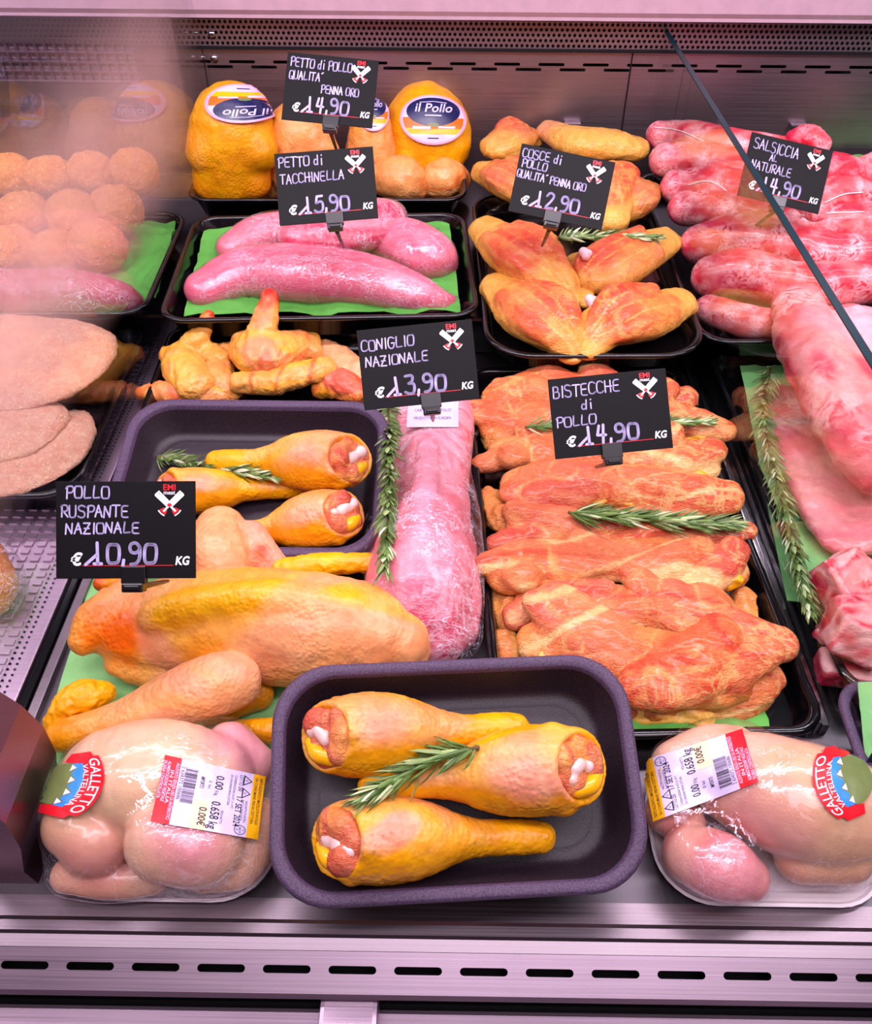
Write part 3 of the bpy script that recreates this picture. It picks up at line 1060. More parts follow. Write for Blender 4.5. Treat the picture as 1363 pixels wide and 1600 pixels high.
def spray(pts, L, count, seed, radius=0.0014, thick=0.0011):
    """a woody stem with narrow leaves all round it; returns the two meshes' data"""
    rng = random.Random(seed)
    q = catmull([tuple(p)+(radius,) for p in pts], 8)[:, :3]
    seg = np.linalg.norm(np.diff(q, axis=0), axis=1)
    cum = np.concatenate([[0], np.cumsum(seg)])
    st = Geo().tube(q, np.linspace(radius, radius*0.5, len(q)), 0, 6)
    V, F, C = [], [], []
    for i in range(count):
        t = (i+rng.random())/count
        d = t*cum[-1]
        k = min(np.searchsorted(cum, d, 'right')-1, len(q)-2)
        p = q[k]+(q[k+1]-q[k])*((d-cum[k])/seg[k])
        T = (q[k+1]-q[k])/seg[k]
        a = np.cross(T, [0.3, 0.2, 0.93])
        a /= np.linalg.norm(a)
        b = np.cross(a, T)
        th = rng.uniform(0, 6.283)
        rad = a*math.cos(th)+b*math.sin(th)
        if rad[2] < -0.35:
            rad = rad+np.array([0, 0, 0.9])
            rad /= np.linalg.norm(rad)
        sp = rng.uniform(0.45, 1.15)*(0.6+0.4*(1-t))
        d0 = T*rng.uniform(.8, 1.0)+rad*sp
        d0 /= np.linalg.norm(d0)
        ln = L*rng.uniform(.65, 1.1)*(0.7+0.3*min(1, (1-t)*4))
        bend = T*rng.uniform(0.1, .3)-rad*0.1
        w = np.cross(d0, rad)
        w /= np.linalg.norm(w)+1e-9
        h = np.cross(w, d0)
        w0 = thick*1.35*rng.uniform(.8, 1.2)
        base = len(V)
        col = hx(rng.choice(['#5f7444', '#6c8450', '#7c925c', '#52683c', '#909e70']))
        under = hx(rng.choice(['#c4caa4', '#dcdec4', '#aab888']))
        if rng.random() < 0.24:
            col = under
        for f, ww in ((0.0, .45), (0.35, 1.0), (0.75, .8)):
            cpos = p+d0*ln*f+bend*ln*f*f
            V += [cpos+w*w0*ww, cpos+h*w0*.45*ww, cpos-w*w0*ww, cpos-h*w0*.45*ww]
            C += [col, col, col, under]
        V.append(p+d0*ln+bend*ln)
        C.append(col)
        for r in range(2):
            for j in range(4):
                j2 = (j+1) % 4
                F.append((base+r*4+j, base+r*4+j2, base+r*4+4+j2, base+r*4+4+j))
        for j in range(4):
            F.append((base+8+j, base+8+(j+1) % 4, base+12))
    return st, (V, F, C)
def rosemary(label, px, L, count, seed, lift=0.004, group='rosemary sprigs laid on the meat', zs=None, thick=0.0011):
    pts = []
    for i, (u, v) in enumerate(px):
        h = hit(u, v)
        p = h[0] if (h is not None and zs is None) else P(u, v, (zs[i] if zs is not None else 0.02))
        pts.append(np.array(p)+np.array([0, -0.3, 0.95])*lift)
    if zs is None:                                             # a twig does not follow every dip
        for _ in range(3):
            for i in range(1, len(pts)-1):
                m = (pts[i-1]+pts[i+1])/2
                pts[i] = pts[i]*0.5+m*0.5
                
    st, (V, F, C) = spray(pts, L, count, seed, thick=thick)
    root = thing('rosemary_sprig', label, 'rosemary', np.mean(pts, 0)-[0, 0, lift], group)
    st.build('stem', [M['stem']], root, smooth=True)
    mk('needles', V, F, M['needle'], root, C, smooth=False)
    return root

def price_sign(label, TL, TR, BL, width, lines, price, clip=0.54, seed=0, lean=0.0, prx=None):
    rng = random.Random(seed)
    TL, TR, BL = (np.array(a, float) for a in (TL, TR, BL))
    wpx, hpx = np.linalg.norm(TR-TL), np.linalg.norm(BL-TL)
    zc = width*FPX/wpx
    ctr = (TR+BL)/2
    o = PD(ctr[0], ctr[1], zc)
    X = PD(TR[0], TR[1], zc)-PD(TL[0], TL[1], zc)
    X /= np.linalg.norm(X)
    Y = PD(TL[0], TL[1], zc)-PD(BL[0], BL[1], zc)
    H = np.linalg.norm(Y)
    Y = Y/H
    Y = Y-(Y @ X)*X
    Y /= np.linalg.norm(Y)
    Nn = np.cross(X, Y)
    if lean:
        a = math.radians(lean)
        Y, Nn = Y*math.cos(a)+Nn*math.sin(a), Nn*math.cos(a)-Y*math.sin(a)
    u = width/100.0
    HH = H/u
    org = o-X*width/2-Y*H/2
    fn = lambda a, b, l: org+X*a*u+Y*b*u*(HH/70.0)+Nn*(0.0006+l*0.00016)
    root = thing('price_sign', label, 'price sign', o-Y*H/2, 'chalk price signs')
    T = Matrix(((X[0], Y[0], Nn[0], org[0]), (X[1], Y[1], Nn[1], org[1]), (X[2], Y[2], Nn[2], org[2]), (0, 0, 0, 1)))
    Geo().box((0, 0, -0.0006), (width, H, 0.0006), 0, 0.0003, T).build('panel', [M['card']], root)
    fl = Flat()
    for t, x, y, h, slope, sx in lines:
        scrawl(fl, t, x, y, h, 1.15, 0, sx, rng, slope=slope)
    px = prx or (26, 10.5, 15)
    scrawl(fl, price, px[0], px[1], px[2], 2.3, 0, 0.088, rng, 1.6, layer=1.4)
    fl.build('handwriting', [M['chalk']], root, fn)
    fl = Flat()
    fl.text('€', 10, 9.8, 12, 0, 1, 0.035, 1.0, shear=0.15)
    fl.text('KG', 85.5, 9.8, 8.6, 0, 1, 0.03, 0.85, shear=0.18)
    fl.stroke([(19, 9.4), (84, 9.4)], 0.5, 1, 1)
    fl.build('printed_price_line', [M['white'], M['red']], root, fn)
    fl = Flat()
    wm = Flat()
    wm.text('EMI', 81.5, 63.4, 6.2, 1, 1, 0.018, 1.0, 'c')
    wm.text('meat', 81.5, 60.4, 4.2, 0, 1, 0.01, 1.0, 'c')
    for sgn in (-1, 1):
        R2 = lambda a, b: (81.5+sgn*(a*0.70-b*0.714), 52.4+(a*0.714+b*0.70))
        fl.poly([R2(1, -2.1), R2(12.5, -2.5), R2(13.2, -1.5), R2(13.0, 2.3), R2(2, 2.3), R2(0.5, 0.9)], 0, 1.2)
        fl.stroke([R2(0, 0.2), R2(-5.5, 0.2)], 1.5, 0, 1.3)
        fl.disc(*R2(11.5, 1.2), 0.4, 0.4, 2, 1.6, n=10)
        fl.disc(81.5, 52.8, 7.8, 7.4, 1, 1, 180+25 if sgn < 0 else 270+22, 180+68 if sgn < 0 else 270+65, 12, 0.55)
        fl.disc(81.5, 52.8, 9.3, 8.8, 0, 1, 180+26 if sgn < 0 else 270+24, 180+66 if sgn < 0 else 270+64, 12, 0.90)
    fl.disc(81.5, 52.8, 1.7, 1.3, 1, 1.8, n=14)
    em = fl.build('emblem', [M['white'], M['red'], M['ink']], root, fn)
    wm.build('wordmark', [M['white'], M['red'], M['ink']], em, fn)
    cw = 17.5*u
    cx = clip*width
    g = Geo()
    g.box((cx-cw/2, -0.003, 0.0007), (cx+cw/2, 9.0*u, 0.0030), 0, 0.0006, T)
    g.box((cx-cw/2, -0.003, -0.0032), (cx+cw/2, 7.0*u, -0.0008), 0, 0.0006, T)
    g.box((cx-cw/2+0.001, -0.0085, -0.004), (cx+cw/2-0.001, -0.0025, 0.0055), 0, 0.0012, T)
    g.box((cx-cw/2+0.003, -0.0068, 0.005), (cx+cw/2-0.003, -0.0040, 0.0068), 0, 0.0006, T)
    g.build('clip', [M['clipm']], root)
    a = org+X*cx-Y*0.006
    dn = np.array([0, .72, -.69]) + 0.2*X*(-a[0])
    g = Geo().tube([a, a+dn*0.012, a+dn*0.035, a+dn*0.060], [0.0022, 0.0022, 0.0018, 0.0012], 0, 8)
    g.build('spike', [M['clipm']], root, smooth=True)
    return root

def drape(TL, TR, BL, BR, tree, fallback_z=0.05, lay=0.00016, base=0.0006):
    """print space (0..1, 0..1) laid onto a curved surface: the four corners are in the photograph, reading left to right from BL to BR"""
    TL, TR, BL, BR = (np.array(a, float) for a in (TL, TR, BL, BR))
    # plane through the corners' hits, then push along its normal onto the surface
    def corner(c):
        d = Vector(ray(*c)).normalized()
        loc, nor, _, dist = tree.ray_cast(Vector(CAM), d)
        return np.array(loc) if loc is not None else None
    def fn(u, v, l):
        c = (BL*(1-u)+BR*u)*(1-v)+(TL*(1-u)+TR*u)*v
        d = Vector(ray(*c)).normalized()
        loc, nor, _, dist = tree.ray_cast(Vector(CAM), d)
        if loc is None:
            p = Vector(P(c[0], c[1], fallback_z))
            loc, nor, _, dist = tree.find_nearest(p)
        if nor.dot(d) > 0:
            nor = -nor
        return np.array(loc)+np.array(nor)*(base+l*lay)
    return fn
def smooth_tree(s, res=40, off=0.0014, k=0.03):
    V, F, _ = s.mesh(res, off, k)
    return BVHTree.FromPolygons([tuple(v) for v in V], [tuple(int(i) for i in f) for f in F]), (V, F)

# ------------------------------------------------------------------ the setting: the refrigerated counter
YB = 1.225                                                        # back wall
YL = 0.228                                                        # front edge of the deck
XL, XR = -0.312, 0.277                                            # the two glass dividers
def at_y(v, z):
    return P(690, v, z)[1]

# deck
g = Geo()
g.box((-1.1, YL, -0.012), (1.1, YB, 0.0))
tag(g.build('floor', [M['steel_deck']]), kind='structure')
# raised rear step that carries the back row
g = Geo()
g.box((-1.1, 0.845, 0.0), (1.1, YB, 0.045), 0, 0.004)
tag(g.build('trim_1', [M['channel']]), 'dark raised step under the back row of trays', kind='structure')

# back wall with staggered air slots, perforated strip, seam, hooks, screws
def wz(v):
    return PY(690, v, YB)[2]
SLOT = [(math.cos(a)*0.5, math.sin(a)*0.5) for a in np.linspace(0, 2*math.pi, 16, endpoint=False)]
def stadium(w, h, n=6):
    r = h/2
    e = np.linspace(-w/2+r, w/2-r, 9)
    return [(w/2-r+r*math.cos(a), r*math.sin(a)) for a in np.linspace(-math.pi/2, math.pi/2, n)]+[(x, r) for x in e[::-1][1:-1]]+[(-w/2+r+r*math.cos(a), r*math.sin(a)) for a in np.linspace(math.pi/2, 3*math.pi/2, n)]+[(x, -r) for x in e[1:-1]]
g = Geo()
z1, z2, z3 = wz(106.5), wz(100), wz(92.5)
zt = wz(77)
x0, x1 = -1.1, 1.1
pitch = 0.0575
sw, sh = 0.034, 0.0036
g.box((x0, YB+0.012, 0.0), (x1, YB+0.016, zt+0.10), 1)
g.holes((0, YB, 0), (1, 0, 0), (0, 0, 1), [(x0, 0.0, x1, wz(111), False)], [], 0)
nx = int((x1-x0)/pitch)
for row, (za, zb, off) in enumerate(((wz(111), wz(103.6), 0.028), (wz(103.6), wz(95), 0.0))):
    cells = [(x0, za, x0+off, zb, False)] if off else []
    cells += [(x0+off+i*pitch, za, x0+off+(i+1)*pitch, zb, True) for i in range(nx)]
    g.holes((0, YB, 0), (1, 0, 0), (0, 0, 1), cells, stadium(sw, min(sh, (zb-za)*0.8)), 0)
g.holes((0, YB, 0), (1, 0, 0), (0, 0, 1), [(x0, wz(95), x1, zt, False)], [], 0)
tag(g.build('wall_back', [M['steel_wall'], M['dark']]), kind='structure')
# perforated strip above
g = Geo()
zp0, zp1 = wz(73), wz(31)
hp = 0.0066
cols, rows = int(2.0/hp), int((zp1-zp0)/(hp*0.87))
rh = (zp1-zp0)/rows
HX = [(0.0021*math.cos(a), 0.0021*math.sin(a)) for a in np.linspace(0, 2*math.pi, 8, endpoint=False)]
for r in range(rows):
    off = hp/2*(r % 2)
    xs = [(-0.62+off+i*hp, zp0+r*rh, -0.62+off+(i+1)*hp, zp0+(r+1)*rh, True) for i in range(int(1.3/hp))]
    g.holes((0, YB-0.004, 0), (1, 0, 0), (0, 0, 1), xs, HX, 0)
g.extrude_x([(YB-0.006, zp0-0.004), (YB-0.006, zp0), (YB, zp0), (YB, zp0-0.004)], -1.1, 1.1, 1)
tag(g.build('trim_2', [M['steel_wall'], M['dark']]), 'perforated steel air strip along the top of the back wall', kind='structure')
# canopy over it
YC = YB-0.03
zc0 = PY(690, 31, YC)[2]
g = Geo()
g.extrude_x([(YB+0.02, zc0+0.004), (YC, zc0), (YC, zc0+0.004), (YC-0.004, zc0+0.010), (YC-0.004, zc0+0.12), (YB+0.02, zc0+0.12)], -1.1, 1.1, 0)
tag(g.build('trim_3', [M['canopy']]), 'pale steel canopy edge above the back wall', kind='structure')
g = Geo()
for u in (318, 988):
    a, b = PY(u, 90, YB), PY(u, 300, YB)
    g.box((a[0]-0.0009, YB-0.0012, 0.04), (a[0]+0.0009, YB+0.001, wz(78)))
tag(g.build('trim_4', [M['dark']]), 'dark seams between the back wall panels', kind='structure')
def screw(u, v, y, label):
    p = PY(u, v, y)
    q = np.linspace(0, 1, 5)
    g = Geo().tube([(p[0], y-0.0032+0.0032*t, p[2]) for t in q], [0.0022, 0.0040, 0.0048, 0.0052, 0.0052], 0, 14)
    g.box((p[0]-0.003, y-0.0036, p[2]-0.0005), (p[0]+0.003, y-0.0028, p[2]+0.0005), 1)
    tag(g.build('screw', [M['chrome'], M['dark']], smooth=True), label, 'screw', 'screws in the back wall')
screw(335, 92, YB, 'screw head in the back wall at the left end of the slots')
screw(331, 54, YB-0.004, 'screw head in the perforated strip at its left end')
for u, v, lab in ((893, 203, 'small steel hook plate on the back wall above the chicken legs'), (1243, 205, 'small steel hook plate on the back wall behind the sausage sign')):
    p = PY(u, v, YB)
    g = Geo()
    g.box((p[0]-0.011, YB-0.004, p[2]-0.012), (p[0]+0.011, YB-0.001, p[2]+0.012), 0, 0.001)
    g.box((p[0]-0.011, YB-0.010, p[2]+0.008), (p[0]+0.011, YB-0.003, p[2]+0.012), 0, 0.001)
    tag(g.build('hook_plate', [M['steel_wall']]), lab, 'hook', 'hook plates on the back wall')
# left compartment wall: lattice vent
g = Geo()
yv = YB-0.03
xa, xb = PY(-120, 95, yv)[0], PY(212, 95, yv)[0]
za, zb = PY(100, 126, yv)[2], PY(100, 66, yv)[2]
g.box((xa-0.05, yv+0.004, za-0.03), (xb+0.055, yv+0.008, zb+0.03), 1)
n = 22
for i in range(n+1):
    x = xa+(xb-xa)*i/n
    g.box((x-0.0011, yv-0.002, za), (x+0.0011, yv+0.002, zb))
for i in range(5):
    z = za+(zb-za)*i/4
    g.box((xa, yv-0.0022, z-0.0011), (xb, yv+0.0018, z+0.0011))
g.box((xb, yv-0.003, za-0.03), (xb+0.055, yv+0.003, zb+0.03), 2)
g.box((xa-0.05, yv-0.003, zb), (xb, yv+0.003, zb+0.03), 2)
g.box((xa-0.05, yv-0.003, za-0.03), (xb, yv+0.003, za), 2)
tag(g.build('air_vent', [M['steel_rail'], M['steel_wall'], M['steel_wall']]), 'steel lattice air vent behind the misted glass on the left', 'vent')

# front rail
def prof(*pts):
    return [(at_y(v, z), z) for v, z in pts]
X0, X1 = -0.9, 0.9
g = Geo()
g.extrude_x([(YL+0.001, -0.012), (YL+0.001, -0.0005), (YL-0.004, -0.0005), (YL-0.004, -0.012)], X0, X1, 1)
tag(g.build('trim_5', [M['steel'], M['dark']]), 'dark joint between the deck and the front rail', kind='structure')
top = prof((1407, 0.003), (1440, 0.003), (1446, 0.0050), (1462, 0.0050), (1468, 0.002), (1488, 0.0))
g = Geo()
g.extrude_x(top+[(top[-1][0], -0.02), (top[0][0], -0.02)], X0, X1, 0)
tag(g.build('trim_6', [M['steel']]), 'ridged steel front rail of the counter', kind='structure')
# sloping face with slots
ya, zA = at_y(1486, -0.0004), -0.0004
yb, zB = at_y(1556, -0.012), -0.012
ey = np.array([0, yb-ya, zB-zA])
fl_ = np.linalg.norm(ey)
ey /= fl_
p0, p1 = P(35, 1520, -0.006), P(1266, 1508, -0.006)
pt_ = (p1[0]-p0[0])/12
g = Geo()
s0 = p0[0]-pt_/2-5*pt_
mid = fl_*0.46
cells = [(i*pt_, mid-0.006, (i+1)*pt_, mid+0.006, True) for i in range(24)]
g.holes((s0, ya, zA), (1, 0, 0), ey, [(0, 0, 24*pt_, mid-0.006, False), (0, mid+0.006, 24*pt_, fl_, False)], [], 0)
g.holes((s0, ya, zA), (1, 0, 0), ey, cells, stadium(pt_*0.73, 0.0044), 0)
g.extrude_x([(yb, zB), (yb-0.002, zB-0.003), (yb, zB-0.007), (yb+0.006, zB-0.007)], X0, X1, 0, False)
g.box((X0, yb+0.004, -0.040), (X1, ya, -0.022), 1)
tag(g.build('trim_7', [M['steel_rail'], M['dark']]), 'bright front strip with a row of dark air slots', kind='structure')
g = Geo()
y6, y7 = at_y(1582, -0.04), at_y(1640, -0.04)
g.box((X0, y6, -0.046), (X1, ya+0.05, -0.040), 1)
g.box((X0, y7-0.1, -0.052), (X1, y6, -0.034), 0, 0.003)
tag(g.build('trim_8', [M['steel_rail'], M['dark']]), 'lower steel ledge at the very front', kind='structure')
a, b = P(499, 1575, -0.02), P(591, 1575, -0.02)
g = Geo().box((a[0], at_y(1660, -0.02), -0.036), (b[0], at_y(1548, -0.02), -0.0195), 0, 0.003)
tag(g.build('bracket', [M['steel_rail']]), 'flat steel bracket below the slotted front strip', 'bracket')

# dividers
def glass(name, x, ya_, yb_, z0, z1, mat, label, slope=0.0):
    root = thing(name, label, 'glass divider', (x, (ya_+yb_)/2, z0), 'glass dividers')
    t = 0.003
    V = [(x-t, ya_, z0), (x+t, ya_, z0), (x+t, yb_, z0), (x-t, yb_, z0), (x-t, ya_, z1), (x+t, ya_, z1), (x+t, yb_, z1), (x-t, yb_, z1)]
    mk('pane', [V[i] for i in (0, 3, 7, 4, 1, 2, 6, 5)], [(0, 1, 2, 3), (4, 7, 6, 5)], M[mat], root, smooth=False)
    g = Geo()
    g.box((x-t, ya_, z1), (x+t, yb_, z1+0.0012))
    g.box((x-t, ya_-0.001, z0), (x+t, ya_, z1+0.0012))
    g.build('polished_edge', [M['edge']], root)
    return root
glass('glass_divider', XR, 0.30, YB-0.002, 0.012, 0.234, 'glass', 'clear glass divider with a teal top edge, in front of the sausages and ribs')
glass('glass_divider', XL, 0.335, YB-0.002, 0.012, 0.66, 'glass_mist', 'tall misted glass divider in front of the breaded meat')
# dotted rail under the left glass
g = Geo()
g.box((XL-0.014, 0.335, 0.0), (XL+0.004, 0.845, 0.012), 0, 0.001)
g.box((XL+0.005, 0.335, 0.0), (XL+0.011, 0.845, 0.009), 2, 0.001)
g.box((XL+0.012, 0.335, 0.0), (XL+0.020, 0.845, 0.006), 1, 0.001)
for k in range(2):
    for i in range(98):
        y = 0.34+i*0.0051
        x = XL-0.012+0.0055*k
        g.tube([(x, y, 0.0115), (x, y, 0.0127)], 0.0011, 2, 6)
tag(g.build('divider_rail', [M['steel_rail'], M['steel'], M['channel']]), 'dotted steel rail below the misted glass divider', 'rail')
g = Geo()
g.box((XL-0.13, 0.30, 0.0), (XL-0.018, 0.845, 0.004))
for i in range(9):
    for j in range(60):
        x, y = XL-0.024-0.0115*i, 0.305+j*0.009
        g.box((x-0.0035, y-0.0028, 0.004), (x+0.0035, y+0.0028, 0.0055))
tag(g.build('textured_plate', [M['steel_rail']]), 'textured steel floor plate left of the dotted rail', 'plate')
# right: dark channel and bright trim
g = Geo()
g.box((0.228, 0.352, 0.0), (0.262, 0.84, 0.008), 0, 0.002)
g.box((0.262, 0.352, 0.0), (0.2665, 0.84, 0.016), 0, 0.001)
tag(g.build('channel', [M['channel']]), 'dark channel between the fillet tray and the clear glass divider', 'channel')
g = Geo()
g.box((0.2665, 0.352, 0.0), (0.2695, 0.845, 0.019), 0, 0.0008)
g.box((0.2705, 0.352, 0.0), (0.2735, 0.845, 0.015), 0, 0.0008)
g.box((0.2745, 0.352, 0.0), (0.2800, 0.845, 0.012), 0, 0.0008)
tag(g.build('divider_rail', [M['chrome']]), 'bright ribbed rail below the clear glass divider', 'rail')
# end bracket at lower left
g = Geo()
q = [PY(-160, 1100, .262), PY(-4, 1190, .262), PY(34, 1222, .262), PY(56, 1262, .262), PY(60, 1300, .262)]
bp = [(p[0], p[2]) for p in q]+[(q[-1][0]+.004, 0.0), (q[0][0], 0.0)]
n = len(bp)
g.add([(x, .236, z) for x, z in bp]+[(x, .300, z) for x, z in bp], [(i, (i+1) % n, n+(i+1) % n, n+i) for i in range(n)]+[tuple(range(n-1, -1, -1)), tuple(range(n, 2*n))])
tag(g.build('end_bracket', [steel('bracket_steel', '#94707f', 0.36)], smooth=False), 'dark pinkish steel end block beside the packed chicken on the left', 'bracket')

# ------------------------------------------------------------------ trays and papers
tag_tr = 'black plastic trays'
t_chick, zf_chick, _ = tray('tray', 'black tray holding the whole chicken breasts with blue labels', 'tray', [(312, 240, .082), (718, 240, .082), (738, 312, .082), (298, 312, .082)], .030, .03, group=tag_tr)
t_turk, zf_turk, _ = tray('tray', 'black tray lined with green paper holding turkey breast', 'tray', [(302, 338, .078), (732, 330, .078), (744, 494, .078), (244, 500, .078)], .029, .03, group=tag_tr)
t_cosc, zf_cosc, _ = tray('tray', 'black tray holding the fanned chicken legs', 'tray', [(752, 300, .076), (1030, 300, .076), (1086, 556, .07), (738, 556, .07)], .022, .05, group=tag_tr)
t_saus, zf_saus, _ = tray('tray', 'black tray heaped with sausages', 'tray', [(1006, 270, .074), (1520, 270, .074), (1620, 534, .066), (1078, 534, .066)], .026, .03, group=tag_tr)
t_wing, zf_wing, _ = tray('tray', 'black tray of chicken wings behind the empty part of the foam tray', 'tray', [(262, 512, .034), (740, 508, .034), (750, 690, .03), (205, 690, .03)], .026, .02, group=tag_tr)
t_bist, zf_bist, _ = tray('tray', 'long black tray of chicken thigh fillets', 'tray', [(744, 576, .030), (1098, 568, .030), (1250, 1150, .028), (744, 1152, .028)], .024, .024, rim=.007, slope=.25, group=tag_tr)
t_pork, zf_pork, _ = tray('tray', 'black tray of pork ribs behind the clear glass divider', 'tray', [(1118, 545, .036), (1520, 545, .036), (1700, 1085, .036), (1305, 1085, .036)], .030, .025, group=tag_tr)
t_left, zf_left, _ = tray('tray', 'black tray under the breaded balls behind the misted glass', 'tray', [(-320, 330, .078), (286, 330, .078), (236, 490, .075), (-420, 490, .075)], .029, .03, group=tag_tr)
t_cut, zf_cut, _ = tray('tray', 'black tray of breaded cutlets behind the misted glass', 'tray', [(-300, 500, .038), (195, 500, .038), (165, 775, .034), (-420, 775, .034)], .030, .035, group=tag_tr)
t_mid, zf_mid, _ = tray('foam_tray', 'dark foam tray of drumsticks in front of the wings', 'foam tray', [(196, 619, .082), (600, 628, .082), (606, 866, .050), (158, 866, .050)], .034, .035, rim=.0085, slope=.35, mat='foam', foam=True, group='dark foam trays')
t_fr, zf_fr, _ = tray('foam_tray', 'dark foam tray of drumsticks at the front edge between the packed chickens', 'foam tray', [(436, 1042, .104), (980, 1018, .104), (1020, 1392, .050), (408, 1424, .050)], .034, .036, rim=.0075, slope=.34, mat='foam', foam=True, group='dark foam trays')
t_rt, zf_rt, _ = tray('foam_tray', 'small dark foam tray with green paper at the right edge', 'foam tray', [(1318, 1062, .058), (1620, 1062, .058), (1700, 1225, .05), (1336, 1225, .05)], .030, .022, rim=.006, slope=.35, mat='foam', foam=True, group='dark foam trays')
paper('paper_sheet', 'crumpled green paper under the turkey breast', [(320, 362, .064), (702, 350, .066), (720, 490, .060), (288, 496, .060)], 'paper', 1, .006)
paper('paper_sheet', 'pale green paper under the whole plucked chicken', [(150, 880, .003), (470, 880, .003), (450, 1260, .003), (38, 1260, .003)], 'paper_pale', 2, .0012)
paper('paper_sheet', 'green paper showing below the front of the fillets', [(960, 1050, .012), (1180, 1050, .012), (1205, 1142, .017), (860, 1142, .017)], 'paper', 3, .002)
paper('paper_sheet', 'pale green paper behind the long rosemary sprig', [(1152, 548, .022), (1290, 546, .022), (1420, 940, .016), (1230, 940, .016)], 'paper_pale', 4, .0015)
paper('paper_sheet', 'green paper inside the small foam tray at the right edge', [(1340, 1068, .062), (1560, 1068, .062), (1640, 1200, .045), (1352, 1190, .045)], 'paper_pale', 5, .002)
paper('paper_sheet', 'green paper beside the dark wrapped meat behind the misted glass', [(130, 355, .066), (276, 350, .068), (244, 470, .062), (120, 478, .062)], 'paper', 6, .006)
paper('paper_sheet', 'green paper at the far right behind the sausages', [(1296, 246, .085), (1460, 246, .085), (1500, 330, .08), (1320, 330, .08)], 'paper', 7, .004)

# ------------------------------------------------------------------ back row: whole chicken breasts with round labels
def up_ball(u, v, rpx, y):
    p = PY(u, v, y)
    return (p[0], p[1], p[2], rpx*depth_of(p)/FPX)
def breast(label, low, top, seed, colr, lobes=(), res=54, extra=()):
    s = Soft(0.010)
    l = B(low[0], low[1], low[2], zf_chick)
    pts = [l]
    for u, v, r, dy in top:
        pts.append(up_ball(u, v, r, l[1]+dy))
    s.chain(pts, colr, n=5)
    for u, v, r, dy, c in lobes:
        s.ball(up_ball(u, v, r, l[1]+dy), up_ball(u, v, r, l[1]+dy)[3], c)
    s.paint.append(streak(hx('#d8902c', 0.1), (0, 0, 1), 45, 0.35, 0.5, 2.5, seed))
    s.paint += list(extra)
    s.disp += [bump_noise(0.0022, 45, seed), bump_noise(0.0008, 130, seed+1)]
    root = thing('chicken_breast', label, 'chicken', (l[0], l[1], l[2]-l[3]), 'whole chicken breasts on the bone')
    soft_obj('skin', s, M['skin'], res, root)
    tr, _ = smooth_tree(s, 36, 0.0028, 0.03)
    return root, tr
def round_label(root, TL, TR, BL, BR, tr, z=0.12):
    fn = drape(TL, TR, BL, BR, tr, z)
    f = Flat()
    f.disc(0.5, 0.5, 0.52, 0.52, 0, 0, n=40, rings=5)
    f.disc(0.5, 0.5, 0.48, 0.48, 4, 1, n=40, rings=5)
    # upper field navy, a band of orange, a field of yellow, pale foot
    for y0, y1, m in ((0.20, 0.32, 3), (0.32, 0.54, 2)):
        for i in range(16):
            for k in range(4):
                a, b = y0+(y1-y0)*k/4, y0+(y1-y0)*(k+1)/4
                q = lambda t, y: (0.5-math.sqrt(max(0, .47**2-(y-.5)**2))*(1-2*t), y)
                f.poly([q(i/16, a), q((i+1)/16, a), q((i+1)/16, b), q(i/16, b)], m, 2)
    f.disc(0.5, 0.66, 0.41, 0.295, 1, 3, n=36, rings=4)
    lab_ = f.build('round_label', [M['pink'], M['navy'], M['orange'], M['yellow'], M['pale'], M['green'], M['ink']], root, fn, .06)
    f = Flat()
    f.text('il Pollo', 0.5, 0.66, 0.25, 4, 4, 0.01, 1, 'c', 0.56, shear=0.2)
    f.stroke([(0.38, 0.59), (0.62, 0.59)], 0.022, 4, 4)
    f.stroke([(0.3, 0.85), (0.5, 0.875), (0.7, 0.85)], 0.012, 4, 4)
    f.rect(0.18, 0.30, 0.46, 0.36, 4, 4, 6)
    f.rect(0.58, 0.33, 0.84, 0.37, 4, 4, 6)
    f.disc(0.5, 0.40, 0.09, 0.04, 5, 4, n=14)
    f.stroke([(0.42, 0.12), (0.58, 0.12)], 0.02, 6, 4)
    f.build('lettering', [M['pink'], M['navy'], M['orange'], M['yellow'], M['pale'], M['green'], M['ink']], lab_, fn, .06)

cy = hx('#eaae50', 0.1)
cp = hx('#eeb27c', 0.1)
r, tr = breast('golden whole chicken breast with upside-down blue label, left end of the back tray', (362, 262, 60), [(364, 205, 66, 0.004), (366, 186, 50, 0.012)], 1, cy,
               [(325, 235, 34, -.02, hx('#e8a860', .1)), (405, 235, 30, -.02, cy), (330, 285, 26, -.02, hx('#e09050', .5)), (400, 285, 24, -.02, hx('#e08a50', .6))],
               extra=[spot(up_ball(368, 297, 1, 1.03), 0.016, C_RED, .6, .3, 110, 3)])
round_label(r, (452, 186), (322, 196), (436, 136), (322, 130), tr, .16)
r, tr = breast('pale chicken breast behind the two upper signs', (470, 260, 52), [(470, 215, 52, 0.004), (470, 196, 38, 0.01)], 2, cp, [(505, 240, 26, -.01, cp)])
r, tr = breast('chicken breast with a half hidden blue label just right of the two upper signs', (578, 255, 42), [(580, 215, 36, 0.0), (578, 190, 32, 0.006)], 3, cp, [(560, 262, 24, -.02, hx('#e8a070', .5))])
round_label(r, (560, 148), (606, 150), (560, 204), (608, 204), tr, .16)
r, tr = breast('golden chicken breast with round upright label, right end of the back tray', (668, 238, 46), [(668, 212, 68, 0.012), (662, 184, 52, 0.018)], 4, hx('#ecae52', .1),
               [(640, 240, 30, -.015, hx('#ecae52', .1)), (705, 232, 28, -.01, hx('#ecae52', .1)), (682, 262, 16, -.02, hx('#ecae52', .1))])
round_label(r, (626, 148), (728, 152), (628, 224), (726, 226), tr, .16)
